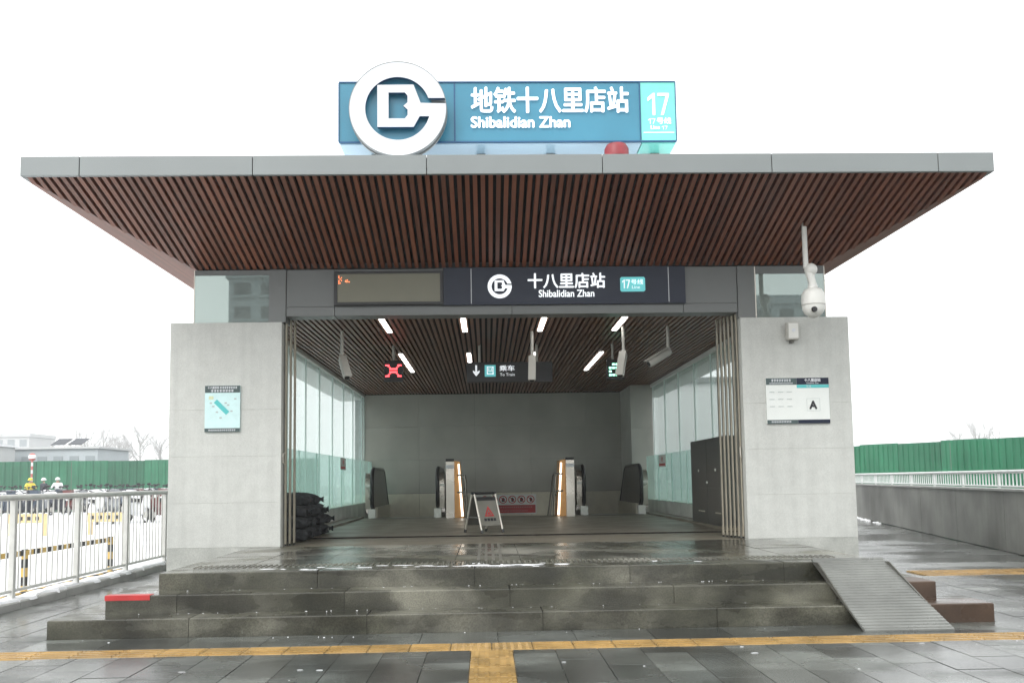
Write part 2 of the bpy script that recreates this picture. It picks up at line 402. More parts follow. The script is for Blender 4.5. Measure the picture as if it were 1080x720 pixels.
# ================================================================ ENTRANCE STEPS
st = thing('entrance_steps', (0, 9.3, 0), 'three wet dark granite steps with landing leading up to the station entrance', 'steps')
box('core', voidm, st, -3.79, 3.862, D1+.012, DP-.004, -.01, .144)
box('core', voidm, st, -3.455, 3.532, D2+.012, DP-.006, .14, .294)
box('core', voidm, st, -3.13, 3.206, D3+.012, DP-.008, .29, .444)
def row(x0, x1, y0, y1, zt, h, L, off=0, rust=None):
    x = x0 - off
    while x < x1-.02:
        a, b = max(x, x0), min(x+L, x1)
        if b-a > .04:
            m = stepend if rust is not None and a >= rust-.2 else stepm
            piece('step_stone', b-a-.004, y1-y0-.004, h, ((a+b)/2, (y0+y1)/2, zt+random.uniform(-.001, .001)), m, st, .008)
        x += L
def col(x0, x1, y0, y1, zt, h, L):
    y = y0
    while y < y1-.02:
        b = min(y+L, y1); piece('step_stone', x1-x0-.004, b-y-.004, h, ((x0+x1)/2, (y+b)/2, zt), stepm, st, .008); y += L
B1L, B1R, B2L, B2R, B3L, B3R = -3.801, 3.872, -3.468, 3.545, -3.144, 3.22
row(B1L, 3.27, D1, D2+.03, .15, .165, 1.42, .3); row(3.27, B1R, D1, D2+.03, .15, .165, 1.42, 0, rust=3.2)
row(B2L, 2.9, D2, D3+.03, .30, .155, 1.39, .8); row(2.9, B2R, D2, D3+.03, .30, .155, 1.39, 0, rust=2.8)
row(B3L, B3R, D3, 8.37, .45, .155, 1.372)
col(B1L, B2L+.03, D2+.03, DP, .15, .165, 1.13); col(B2R-.03, B1R, D2+.03, DP, .15, .165, 1.13)
col(B2L, B3L+.03, D3+.03, DP, .30, .155, 1.02); col(B3R-.03, B2R, D3+.03, DP, .30, .155, 1.02)
NX, NY = 10, 4
for i in range(NX):
    for j in range(NY):
        w = (B3R-B3L)/NX; l = (DP-8.37)/NY
        x = B3L+(i+.5)*w
        piece('landing_slab', w-.004, l-.004, .03, (x, 8.37+(j+.5)*l, .45+random.uniform(-.0012, .0012)), deckm, st, .004)
db = MB()
for i in range(118):
    for j in range(5):
        x = -2.98+i*.0508
        db.tube([(x, 8.50+j*.05, .449), (x, 8.50+j*.05, .4555)], [.016, .011], 6)
tag(db.build('warning_studs', deckm, st), kind='stuff')
tb = MB()
for k in range(4): tb.box(-.385+k*.072, -.355+k*.072, 8.78, 11.05, .449, .4555)
tb.build('guide_bars', mat('guide_stone', (.15, .145, .125), .4, var=.2), st)
pe = MB().box(B2L-.002, -3.10, D2-.004, D2+.10, .297, .3035).box(B2L-.003, -3.10, D2-.0045, D2-.001, .262, .2975)
tag(pe.build('painted_edge', red, st), 'red painted end of the middle step')

# portable ramp over the right end of the steps
rp = thing('access_ramp', (2.95, 7.5, 0), 'grey ribbed metal access ramp laid over right end of the entrance steps', 'ramp')
rt0, rt1 = (8.10, .478), (7.07, .012)
def rampt(s, t, dz=0): return ((2.605+.03*t)*(1-s)+(3.24+.10*t)*s, rt0[0]+(rt1[0]-rt0[0])*t, rt0[1]+(rt1[1]-rt0[1])*t+dz)
rb = MB(); rb.hexa([rampt(0,1,-.022), rampt(1,1,-.022), rampt(1,0,-.022), rampt(0,0,-.022), rampt(0,1), rampt(1,1), rampt(1,0), rampt(0,0)]); rb.build('deck_plate', rampm, rp)
for k in range(26):
    t = .02+k*.0378
    MB().hexa([rampt(.005,t+.016,-.001), rampt(.995,t+.016,-.001), rampt(.995,t,-.001), rampt(.005,t,-.001), rampt(.005,t+.015,.007), rampt(.995,t+.015,.007), rampt(.995,t+.002,.007), rampt(.005,t+.002,.007)]).build('tread_rib', rampm, rp)
for s in (.004, .996):
    MB().hexa([rampt(s-.008,1,-.021), rampt(s+.008,1,-.021), (rampt(s+.008,.0)[0], 7.95, .455), (rampt(s-.008,.0)[0], 7.95, .455), rampt(s-.008,1,-.0205), rampt(s+.008,1,-.0205), rampt(s+.008,.02,-.023), rampt(s-.008,.02,-.023)]).build('side_cheek', steeld, rp)

# ================================================================ STATION BUILDING
bd = thing('station_entrance', (0, 11.12, 0), 'grey metro station entrance hall with glass sides behind two stone piers', 'station')
def pier(x0, x1, label):
    p = thing('stone_pier', ((x0+x1)/2, DP, 0), label, 'pier', 'stone piers beside the entrance')
    box('core', plinth_m, p, x0+.012, x1-.012, DP+.012, DP+.33, -.01, 3.185)
    zs = [-.01, .456, .99, 1.551, 2.118, 3.194]
    for a, b in zip(zs[:-1], zs[1:]):
        m = plinth_m if a < 0 else granite
        o = MB().box(x0, x1, DP, DP+.34, a+.0006, b-.0006).build('stone_panel', m, p, bevel=.0012)
    return p
pl_ = pier(XL, OL, 'left pale granite pier carrying a pale blue map board')
pr_ = pier(OR, XR, 'right pale granite pier with white timetable board and small speaker')

# upper band: coated glass boxes, posts, lintel
BL, BR, ZB, ZF, DC = -3.861, 4.004, 3.864, 4.402, 9.24
CL, CR = -5.038, 5.139
UY = 11.155
box('corner_glass', glass_c, bd, BL, -2.952, UY, UY+.03, 3.197, ZB-.012)
box('corner_glass', glass_c, bd, 3.135, BR, UY, UY+.03, 3.197, ZB-.012)
box('glass_edge', steel, bd, BL-.012, BL-.001, UY-.004, UY+.04, 3.197, ZB-.012); box('glass_edge', steel, bd, BR+.001, BR+.012, UY-.004, UY+.04, 3.197, ZB-.012)
box('glass_edge', steel, bd, 3.120, 3.133, UY-.004, UY+.04, 3.197, ZB-.012)
box('head_trim', alumd, bd, BL, -2.952, UY-.006, UY-.001, ZB-.075, ZB-.012); box('head_trim', alumd, bd, 3.135, BR, UY-.006, UY-.001, ZB-.11, ZB-.012)
box('side_cladding', palem, bd, BL, IXL-.06, UY+.032, 22.3, 3.20, ZB-.013); box('side_cladding', palem, bd, IXR+.06, BR, UY+.032, 22.3, 3.20, ZB-.013)
box('corner_post', alumd, bd, -2.950, -2.742, UY-.012, UY+.3, 3.197, ZB-.01); box('corner_post', alumd, bd, 2.90, 3.118, UY-.012, UY+.3, 3.197, ZB-.01)
lx = [-2.740, -2.14, .059, 2.211, 2.898]
for a, b in zip(lx[:-1], lx[1:]):
    box('lintel_panel', alumd, bd, a+.003, b-.003, UY, UY+.26, 3.27, 3.385, bevel=.003)
    box('lintel_panel', alumd, bd, a+.003, b-.003, UY+.002, UY+.262, 3.387, ZB-.01, bevel=.003)

# canopy
cp = thing('entrance_canopy', (0, 10.2, 4.4), 'wide flat grey canopy with brown slatted soffit over the station entrance', 'canopy')
box('roof_slab', alumd, cp, CL+.03, CR-.03, DC+.03, 22.6, 4.485, 4.59)
fj = [CL, -4.439, -2.668, -.868, .972, 2.762, 4.54, CR]
for a, b in zip(fj[:-1], fj[1:]): box('fascia_panel', alum, cp, a+.004*(a != CL), b-.004*(b != CR), DC-.025, DC+.02, 4.396, 4.602, bevel=.004)
for x, s in ((CL, 1), (CR, -1)):
    y = DC+.022
    while y < 22.5:
        e = min(y+1.8, 22.6); box('fascia_panel', alum, cp, x, x+.045*s, y+.003, e-.003, 4.396, 4.602); y = e
SL = (ZF-ZB)/(UY-DC)
bk = MB(); e = .078
bk.quad((CL+.05, DC+.02, ZF+e), (CR-.05, DC+.02, ZF+e), (BR, UY+.05, ZB+e), (BL, UY+.05, ZB+e))
bk.quad((CL+.05, DC+.02, ZF+e), (BL, UY+.05, ZB+e), (BL, 22.5, ZB+e), (CL+.05, 22.5, ZF+e))
bk.quad((CR-.05, DC+.02, ZF+e), (CR-.05, 22.5, ZF+e), (BR, 22.5, ZB+e), (BR, UY+.05, ZB+e))
bk.build('soffit_backing', voidm, cp)
def slat(x, path, m, parent, w=.046, h=.052, name='slat'):
    b = MB()
    for y, z in path: b.v += [(x-w/2, y, z), (x+w/2, y, z), (x+w/2, y, z+h), (x-w/2, y, z+h)]
    n = len(path)
    for k in range(n-1):
        i = 4*k
        for j in range(4): b.f.append((i+j, i+(j+1) % 4, i+4+(j+1) % 4, i+4+j))
    b.f.append((3, 2, 1, 0)); b.f.append(tuple(4*(n-1)+j for j in range(4)))
    return b.build(name, m, parent)
NS = 121
for k in range(NS):
    x = CL+.075+(CR-CL-.15)*k/(NS-1)
    if BL <= x <= BR: path = [(DC+.022, ZF-.005), (UY+.004 if not -2.95 < x < 3.12 else UY-.014, ZB)]
    else:
        s = (BL-x)/(BL-CL) if x < BL else (x-BR)/(CR-BR)
        path = [(DC+.022, ZF-.005), (UY-s*(UY-DC), ZB+s*(ZF-ZB)-.005*s), (22.5, ZB+s*(ZF-ZB)-.005*s)]
        if path[1][0]-path[0][0] < .05: path = [(DC+.022, path[1][1]), path[2]]
    slat(x, path, slatm, cp)

# ---- interior
fl = MB(); fl.box(IXL-.2, IXR+.2, DP+.002, 12.66, .30, .446); fl.build('threshold_floor', floorm, bd)
box('hall_floor', floorm, bd, IXL-.2, IXR+.2, 12.70, 19.30, .30, .464)
box('floor_joint', voidm, bd, IXL, IXR, 12.662, 12.698, .30, .461)
box('side_kerb', plinth_m, bd, IXL-.3, IXL+.14, 11.47, 22.0, .0, .75); box('side_kerb', plinth_m, bd, IXR-.14, IXR+.3, 11.47, 22.0, .0, .75)
box('side_step', floorm, bd, IXL+.14, IXL+.40, 12.72, 19.2, .46, .50); box('side_step', floorm, bd, IXR-.40, IXR-.14, 12.72, 19.2, .46, .50)
box('ceiling_backing', voidm, bd, IXL, IXR, UY+.27, IYB+.2, ZC+.085, ZC+.12)
NI = 88
for k in range(NI): slat(IXL+.04+(IXR-IXL-.08)*k/(NI-1), [(UY+.27, ZC), (IYB-.01, ZC)], slatin, bd, .043, .05, 'ceiling_slat')
for i in range(5):
    x0 = IXL+i*(IXR-IXL)/5; x1 = IXL+(i+1)*(IXR-IXL)/5
    for z0, z1 in ((.93, 1.73), (1.73, 2.53), (2.53, 3.32)):
        box('wall_panel', wallpan, bd, x0+.0015, x1-.0015, IYB, IYB+.05, z0+.0015, z1-.0015)
    box('skirting_panel', cream, bd, x0+.003, x1-.003, IYB-.02, IYB+.03, -.9, .925)
box('back_wall', voidm, bd, IXL-.2, IXR+.2, IYB+.055, IYB+.3, -1, 3.9)
for z0, z1 in ((.46, 1.4), (1.4, 2.35), (2.35, 3.325)): box('corner_pillar_panel', mat('corner_stone_%d' % int(z0*10), (.40, .41, .37), .45, var=.1, vscale=2), bd, 3.0, 3.498, 20.4, 21.99, z0+.002, z1-.002)
# pit under escalators and stairs
box('pit_wall', voidm, bd, IXL-.2, IXL+.0, 19.3, IYB+.05, -1.2, .44); box('pit_wall', voidm, bd, IXR, IXR+.2, 19.3, IYB+.05, -1.2, .44)
for k in range(8): box('stair_step', floorm, bd, -.95, .98, 19.3+k*.3, 19.62+k*.3, -1.2, .44-.15*(k+1)+.15 if k == 0 else .44-.15*k)
# glass side walls with fins and inner guard panes
def glasswall(x, s):
    ys = [11.50, 12.2, 13.55, 14.92, 16.15, 17.5, 18.87, 20.18, 21.55, 21.98]
    for a, b in zip(ys[:-1], ys[1:]):
        if s < 0 and a > 20.1: continue
        box('glass_pane', glass_w, bd, x-.006, x+.006, a+.006, b-.006, .752, 3.26)
        box('glass_fin', steel if False else glass_fin, bd, x+s*.012, x+s*.035, b-.007, b+.007, .752, 3.26)
    box('glass_header', palem, bd, x-.05, x+.05-.0, 11.48, 21.98, 3.262, 3.328)
    g = x+s*.20
    for a, b in zip(ys[:-1], ys[1:]):
        if b > 20.3 and s < 0: continue
        box('guard_pane', glass_g, bd, g-.006, g+.006, a+.01, b-.01, .752, 1.70)
        box('guard_post', glass_fin, bd, g-.010, g+.010, b-.008, b+.008, .752, 1.70)
glass_fin = mat('frosted_edge', (.62, .74, .70), .3)
glasswall(IXL, 1); glasswall(IXR, -1)
box('side_kerb_cap', cream, bd, IXL+.02, IXL+.16, 11.47, 21.9, .751, .758); box('side_kerb_cap', cream, bd, IXR-.16, IXR-.02, 11.47, 20.39, .751, .758)

MB().box(CL+.06, CR-.06, DC+.05, 22.55, 4.591, 4.625).build('roof_snow', snow, cp)
# ================================================================ ROOF SIGN
rs = thing('roof_sign', (0, 9.8, 4.6), 'blue illuminated sign box with station name and line number 17 on the canopy roof', 'sign')
SY = 9.80
box('sign_box', signblue, rs, -1.867, 1.49, SY, SY+.75, 4.962, 5.648)
box('line_panel', mint, rs, 1.497, 1.885, SY-.004, SY+.75, 4.966, 5.644)
for a, b in ((-1.872, 1.89),):
    box('frame_rail', signblue2, rs, a, b, SY-.012, SY+.02, 5.640, 5.654); box('frame_rail', signblue2, rs, a, b, SY-.012, SY+.02, 4.953, 4.968)
    for x in (a, 1.487, b): box('frame_stile', signblue2, rs, x-.006, x+.006, SY-.011, SY+.02, 4.969, 5.639)
    box('seam', signblue2, rs, -.597, -.580, SY-.006, SY+.01, 4.97, 5.638)
box('underside_panel', signunder, rs, -1.86, 1.49, SY+.01, SY+.74, 4.935, 4.951); box('underside_panel', mint, rs, 1.5, 1.88, SY+.01, SY+.74, 4.935, 4.951)
for x in (-1.5, -.3, .5, 1.7): box('support_post', steeld, rs, x-.05, x+.05, SY+.3, SY+.4, 4.595, 4.934)
def digits17(name, x0, x1, z0, z1, y, m, parent, depth=.006):
    h = z1-z0; w = x1-x0; t = h*.115; a = w*.34
    one = [(x0+a-t, z0), (x0+a, z0), (x0+a, z1), (x0+a-t*.75, z1), (x0, z1-h*.2), (x0, z1-h*.36), (x0+a-t, z1-h*.2)]
    s7 = x0+w*.46
    sev = [(s7, z1), (x1, z1), (x1, z1-t), (s7+w*.27, z0), (s7+w*.27-t*1.05, z0), (x1-t*1.15, z1-t), (s7, z1-t)]
    for p in (one, sev): outline(name, [p], m, parent, lambda u, v, w_: (u, y-.0004-w_, v), depth)
lettering('station_name', '地铁十八里店站', -.40, 1.355, 5.288, 5.578, SY, white_t, rs, bold=.0075, depth=.02)
lettering('station_name', 'Shibalidian Zhan', -.405, .695, 5.118, 5.240, SY, white_t, rs, bold=.006, depth=.02)
digits17('line_number', 1.575, 1.815, 5.258, 5.51, SY-.004, white_t, rs, .012)
digits17('line_name', 1.575, 1.655, 5.158, 5.218, SY-.004, white_t, rs, .008)
lettering('line_name', '号线', 1.67, 1.83, 5.152, 5.224, SY, white_t, rs, bold=.002, depth=.02)
lettering('line_name', 'Line', 1.60, 1.70, 5.092, 5.135, SY, white_t, rs, bold=.002, depth=.02)
digits17('line_name', 1.725, 1.79, 5.092, 5.133, SY-.004, white_t, rs, .008)
box('line_underscore', white_t, rs, 1.52, 1.865, SY-.012, SY-.005, 5.055, 5.062)
LC = (-1.195, 9.45, 5.235); LR = .522
emb = outline('emblem', logo_polys(), white_s, rs, lambda u, v, w: (LC[0]+u*LR, LC[1]+.13-w, LC[2]+v*LR), .05)
emb.data.materials.append(signblue2)
for p_ in emb.data.polygons:
    if abs(p_.normal.y) < .5 and (p_.center.x-LC[0])**2+(p_.center.z+ORG[rs.name][2]-LC[2])**2 < (LR*.97)**2: p_.material_index = 1  # inner side faces painted dark blue as shadow in the recess
outline('emblem_edge', [circle(LR*1.012, 64), circle(LR*1.0005, 64)], alum, rs, lambda u, v, w: (LC[0]+u, LC[1]+.13-w, LC[2]+v), .053)
MB().prism(circle(LR*1.018, 64), lambda u, v: (LC[0]+u, LC[1]+.215, LC[2]+v), lambda u, v: (LC[0]+u, LC[1]+.185, LC[2]+v)).build('emblem_back_rim', alum, rs)
MB().prism(circle(LR*.72, 40), lambda u, v: (LC[0]+u, LC[1]+.180, LC[2]+v), lambda u, v: (LC[0]+u, LC[1]+.165, LC[2]+v)).build('emblem_disc', signblue, rs)
for dx in (-.25, .25): box('emblem_bracket', steeld, rs, LC[0]+dx-.03, LC[0]+dx+.03, LC[1]+.221, SY-.013, 5.1, 5.2)
dullred = mat('dull_red', (.24, .028, .035), .45, var=.25, vscale=9)
bc = thing('alarm_beacon', (1.19, 9.66, 4.59), 'small red alarm beacon on the roof under the blue sign', 'beacon')
MB().cyl((1.19, 9.66, 4.588), (1.19, 9.66, 4.72), .09, .09, 20).build('base', steeld, bc, True)
MB().tube([(1.19, 9.66, 4.721), (1.19, 9.66, 4.81), (1.19, 9.66, 4.86), (1.19, 9.66, 4.875)], [.135, .135, .11, .05], 20).build('red_lens', dullred, bc, True)

# ================================================================ LINTEL SIGNS
FY = UY-.004
ld = thing('led_display', (-1.47, FY, 3.4), 'wide olive LED message display with black frame, left of the navy sign', 'display')
box('screen', screenm, ld, -2.10, -.83, FY-.05, FY-.002, 3.428, 3.785)
for a in ((-2.14, -.795, 3.785, 3.815), (-2.14, -.795, 3.395, 3.428)): box('frame', black, ld, a[0], a[1], FY-.062, FY-.001, a[2], a[3])
for a in ((-2.14, -2.10), (-.83, -.795)): box('frame', black, ld, a[0], a[1], FY-.061, FY-.001, 3.4285, 3.7845)
lb = MB()
for (u, v) in ((0,0),(0,1),(0,2),(1,3),(0,4),(0,5),(2,2),(2,4),(5,1.3),(6,1),(5.4,2),(7,1.2),(8,1),(6.5,2.3),(1,0.2)):
    x = -2.085+u*.016; z = 3.66+v*.018; lb.box(x, x+.010, FY-.0525, FY-.0505, z, z+.010)
tag(lb.build('lit_dots', orange_led, ld), kind='stuff')
ns = thing('name_sign', (.7, FY, 3.4), 'long navy station name sign over the doorway with white emblem and teal badge', 'sign')
for a, b in ((-.79, -.447), (-.443, 2.019), (2.023, 2.232)): box('sign_panel', navy, ns, a, b, FY-.045, FY-.002, 3.384, 3.852)
for x in (-.445, 2.021): box('light_seam', white_s, ns, x-.004, x+.004, FY-.050, FY-.046, 3.40, 3.84)
NY_ = FY-.046
outline('emblem', logo_polys(), white_t, ns, lambda u, v, w: (-.091+u*.150, NY_-w, 3.612+v*.150), .008)
lettering('station_name', '十八里店站', .262, 1.223, 3.585, 3.77, NY_, white_t, ns, bold=.005)
lettering('station_name', 'Shibalidian Zhan', .395, 1.085, 3.472, 3.560, NY_, white_t, ns, bold=.0028)
bdg = MB().prism([(x, z) for x, z in ((1.43,3.532),(1.71,3.532),(1.726,3.548),(1.726,3.70),(1.71,3.716),(1.43,3.716),(1.414,3.70),(1.414,3.548))], lambda x, z: (x, NY_-.008, z), lambda x, z: (x, NY_, z)).build('line_badge', mintl, ns)
digits17('badge_number', 1.438, 1.535, 3.572, 3.682, NY_-.008, white_t, ns, .004)
lettering('badge_text', '号线', 1.55, 1.70, 3.622, 3.685, NY_-.008, white_t, ns, bold=.001, depth=.004)
lettering('badge_text', 'Line', 1.56, 1.66, 3.568, 3.605, NY_-.008, white_t, ns, depth=.004)

# ================================================================ BOARDS ON THE PIERS
def inkrow(b, x0, x1, z, h, n, y, seed):
    rr = random.Random(seed); w = (x1-x0)/n
    for k in range(n):
        a = x0+k*w; b.box(a, a+w*.82, y-.0042, y-.003, z+h*.72, z+h*.9); b.box(a+w*.1, a+w*.72, y-.0042, y-.003, z, z+h*.16)
        q = a+w*rr.uniform(.2, .5); b.box(q, q+w*.2, y-.0052, y-.0044, z, z+h); b.box(a, a+w*.8, y-.0042, y-.003, z+h*.36, z+h*.52)
mb_ = thing('map_board', (-3.49, DP, 1.85), 'pale blue map board with dark header fixed to the left pier', 'notice board')
BY = DP-.022
box('board', paleCy, mb_, -3.702, -3.277, BY, DP-.001, 1.849, 2.412)
box('header_band', dgreen, mb_, -3.702, -3.277, BY-.003, BY-.0002, 2.327, 2.412); box('footer_band', dgreen, mb_, -3.702, -3.277, BY-.003, BY-.0002, 1.849, 1.893)
lettering('heading', '十八里店站', -3.668, -3.53, 2.374, 2.402, BY-.003, white_s, mb_, depth=.002, bold=.0012)
b = MB(); inkrow(b, -3.52, -3.31, 2.374, .028, 8, BY, 1); inkrow(b, -3.63, -3.35, 2.336, .028, 8, BY, 2); inkrow(b, -3.655, -3.325, 1.860, .02, 14, BY, 3); tag(b.build('small_print', white_s, mb_), kind='stuff')
b = MB(); b.bar((-3.575, BY-.002, 2.225), (-3.425, BY-.002, 2.075), .003, .055); b.build('map_route', teal, mb_)
b = MB(); b.box(-3.655, -3.60, BY-.002, BY-.0003, 2.245, 2.285); b.build('map_park', mat('map_yellow', (.62, .66, .42), .5), mb_)
b = MB()
for x, z in ((-3.63, 2.20), (-3.60, 2.16), (-3.555, 2.09), (-3.45, 2.20), (-3.42, 2.175), (-3.335, 2.25), (-3.51, 2.02), (-3.38, 2.10)): b.box(x-.014, x+.014, BY-.002, BY-.0003, z-.009, z+.009)
tag(b.build('map_marks', inkg, mb_), kind='stuff')
tbd = thing('timetable_board', (3.59, DP, 1.858), 'white timetable board with navy header and letter A on the right pier', 'notice board')
x0, x1, xm = 3.198, 3.984, 3.582
box('board', panelw, tbd, x0, x1, BY, DP-.001, 1.858, 2.425)
box('header_band', dgreen, tbd, x0, xm-.002, BY-.003, BY-.0002, 2.342, 2.425); box('header_band', navy, tbd, xm, x1, BY-.003, BY-.0002, 2.342, 2.425)
box('footer_band', dgreen, tbd, x0, xm-.002, BY-.003, BY-.0002, 1.858, 1.905); box('footer_band', navy, tbd, xm, x1, BY-.003, BY-.0002, 1.858, 1.905)
box('line_band', teal, tbd, xm, x1, BY-.003, BY-.0002, 2.30, 2.339)
lettering('heading', '十八里店站', 3.68, 3.88, 2.377, 2.415, BY-.003, white_s, tbd, bold=.002, depth=.002); lettering('heading', 'Shibalidian Zhan', 3.705, 3.855, 2.350, 2.370, BY-.003, white_s, tbd, depth=.002)
lettering('line_name', '号线', 3.70, 3.76, 2.307, 2.332, BY-.003, white_s, tbd, depth=.002)
b = MB(); inkrow(b, 3.265, 3.515, 2.380, .032, 8, BY, 5); inkrow(b, 3.24, 3.535, 2.352, .016, 20, BY, 6); inkrow(b, 3.25, 3.50, 1.872, .02, 12, BY, 7); tag(b.build('small_print', white_s, tbd), kind='stuff')
b = MB()
for r_ in range(3):
    for c_ in range(3): inkrow(b, 3.235+c_*.11, 3.30+c_*.11, 2.245-r_*.09, .012, 5, BY+.002, 9+r_*3+c_)
tag(b.build('timetable_print', inkg, tbd), kind='stuff')
lettering('exit_letter', 'A', 3.735, 3.822, 2.040, 2.135, BY, inkb, tbd, bold=.006, depth=.003)
b = MB()
for a in ((3.70,3.703,2.015,2.165),(3.862,3.865,2.015,2.165)): b.box(a[0], a[1], BY-.0022, BY-.0003, a[2], a[3])
for z in (2.012, 2.165): b.box(3.70, 3.865, BY-.002, BY-.0003, z, z+.003)
b.build('letter_frame', inkg, tbd)
sp = thing('wall_speaker', (3.54, DP, 2.885), 'small grey box speaker high on the right granite pier', 'speaker')
box('housing', camg, sp, 3.468, 3.612, DP-.11, DP-.012, 2.895, 3.115, bevel=.008)
box('grille', camw, sp, 3.482, 3.598, DP-.116, DP-.1105, 2.912, 3.098)
MB().cyl((3.54, DP-.121, 3.01), (3.54, DP-.1165, 3.01), .022).build('badge', white_s, sp)
box('bracket', steeld, sp, 3.52, 3.56, DP-.05, DP-.001, 2.862, 2.8945)

# dome camera hung from the soffit
dc = thing('dome_camera', (3.6, 10.30, 3.0), 'large white dome surveillance camera on a pole under the right canopy', 'camera')
DX, DYY = 3.47, 10.30
MB().tube([(DX, DYY, 4.16), (DX, DYY, 3.62)], .030, 14).build('drop_pole', camw, dc, True)
MB().ell((DX+.05, DYY-.02, 3.60), .075, .07, .075, 14, 10).build('knuckle', camw, dc, True)
MB().tube([(DX+.03, DYY-.02, 3.575), (DX+.055, DYY-.03, 3.45), (DX+.06, DYY-.03, 3.38)], [.050, .042, .06], 14).build('neck', camw, dc, True)
hs_ = MB().tube([(DX+.06, DYY-.03, z) for z in (3.385, 3.36, 3.31, 3.24, 3.185)], [.045, .10, .128, .135, .132], 22); hs_.build('housing', camw, dc, True)
MB().tube([(DX+.06, DYY-.03, z) for z in (3.184, 3.176)], [.136, .136], 22).build('seam_ring', camg, dc, True)
dm = MB().tube([(DX+.06, DYY-.03, z) for z in (3.175, 3.13, 3.08, 3.045, 3.03)], [.130, .126, .10, .06, .015], 22).build('dome', camw, dc, True)
MB().cyl((DX+.03, DYY-.158, 3.11), (DX+.025, DYY-.135, 3.112), .030, .034, 16).build('lens', black, dm)

# ================================================================ INTERIOR FITTINGS
def strip(xc, y0, y1, label):
    t = thing('ceiling_light', (xc, (y0+y1)/2, ZC), label, 'light', 'light strips in the hall ceiling')
    box('diffuser', lampm, t, xc-.032, xc+.032, y0, y1, ZC-.012, ZC-.001); box('housing', steel, t, xc-.036, xc+.036, y0-.004, y1+.004, ZC-.0008, ZC+.03)
for xc, n in ((-1.63, 'leftmost'), (-.565, 'second from left'), (.50, 'third from left'), (1.565, 'rightmost')):
    strip(xc, 11.72, 12.76, 'white light strip just inside the doorway, %s of the front row' % n)
for xc, n in ((-1.69, 'leftmost'), (-.556, 'second from left'), (.555, 'third from left'), (1.67, 'rightmost')):
    strip(xc, 15.0, 17.45 if abs(xc) > 1 else 16.2, 'white light strip deep in the hall, %s of the rear row' % n)
def bullet(xt, yt, zt, aim, label):
    t = thing('bullet_camera', (xt, yt, ZC), label, 'camera', 'bullet cameras hung in the entrance hall')
    MB().tube([(xt, yt, ZC+.02), (xt, yt, zt+.05)], .022, 10).build('drop_pole', camg, t, True)
    MB().ell((xt, yt, zt+.04), .035, .035, .04).build('swivel', camg, t, True)
    a = Vector(aim).normalized(); p = Vector((xt, yt, zt)); q = p+a*.36
    MB().tube([p-a*.03, p, q-a*.02, q], [.04, .052, .054, .048], 14).build('body', camg, t, True)
    s = a.cross(Vector((0, 0, 1))).normalized(); u = s.cross(a)
    MB().bar(p+u*.060-a*.02, q+u*.060+a*.03, .10, .010).build('sun_shield', camg, t)
    MB().cyl(q+a*.001, q+a*.006, .036).build('lens', black, t)
bullet(-2.29, 12.67, 2.93, (.28, -.55, -.75), 'bullet camera on a pole near the left glass wall, hall ceiling')
bullet(.39, 12.83, 2.93, (-.05, -.45, -.9), 'bullet camera on a pole in front of hanging To Train sign')
bullet(1.65, 12.5, 2.93, (-.22, -.45, -.85), 'bullet camera on a pole in front of green LED signal')
bullet(2.286, 12.54, 2.97, (-.75, -.25, -.45), 'bullet camera on a pole near the right glass wall')
def hang(name, x0, x1, z0, z1, y, poles, label, cat, m=black):
    t = thing(name, ((x0+x1)/2, y, z0), label, cat)
    box('case', m, t, x0, x1, y, y+.10, z0, z1, bevel=.006)
    for p in poles: MB().tube([(p, y+.05, z1-.005), (p, y+.05, ZC+.02)], .02, 10).build('hanger', camg, t, True)
    return t
# signs hang forward of the rear light row so their poles show
k_ = 14.1/15.3
def sc_(x): return CX+(x-CX)*k_
def scz(z): return CZ+(z-CZ)*k_
rsx = hang('lane_signal', sc_(-1.998), sc_(-1.679), scz(2.905), scz(3.264), 14.1, [sc_(-1.84)], 'black LED lane signal showing a red cross, left in the hall', 'signal')
b = MB(); cx, cz = (sc_(-1.998)+sc_(-1.679))/2, (scz(2.905)+scz(3.264))/2
for dz, hw in ((.03, .062), (-.018, .062)): b.box(cx-hw, cx+hw, 14.094, 14.098, cz+dz-.012, cz+dz+.012)
for sx_ in (-1, 1):
    for dz in (.088, -.082): b.box(cx+sx_*.095-.032, cx+sx_*.095+.032, 14.094, 14.098, cz+dz-.010, cz+dz+.010)
    b.bar((cx+sx_*.04, 14.097, cz+.045), (cx+sx_*.10, 14.097, cz+.085), .003, .012); b.bar((cx+sx_*.04, 14.097, cz-.035), (cx+sx_*.10, 14.097, cz-.08), .003, .012)
b.build('red_cross', red_led, rsx)
gsx = hang('lane_signal', sc_(1.793), sc_(2.077), scz(2.893), scz(3.238), 14.1, [sc_(1.90)], 'black LED lane signal with green lit rows, right in the hall', 'signal')
b = MB(); cx, cz = (sc_(1.793)+sc_(2.077))/2, (scz(2.893)+scz(3.238))/2
for k in range(4):
    for q in range(4):
        if (k*3+q) % 5 != 4: b.box(cx-.10+q*.052, cx-.060+q*.052, 14.094, 14.098, cz-.10+k*.056, cz-.070+k*.056)
tag(b.build('green_rows', green_led, gsx), kind='stuff')
wx = lambda x: sc_(x); y_ = 14.1
ws = hang('hanging_sign', wx(-.601), wx(.862), scz(2.875), scz(3.216), y_, [wx(-.38), wx(.60)], 'long black hanging sign with down arrow and teal train icon', 'sign')
def ws_(px, py): return (wx(-.601+(px-492)/91*1.463), scz(3.216-(py-382)/20*.341))
P = lambda px, py: ws_(488+px/10.59, 376+py/10.6)
ar = [P(140,95), P(160,95), P(160,165), P(188,150), P(188,170), P(150,212), P(114,170), P(114,150), P(140,165)]
outline('down_arrow', [ar], white_t, ws, lambda u, v, w: (u, y_-.0005-w, v), .004)
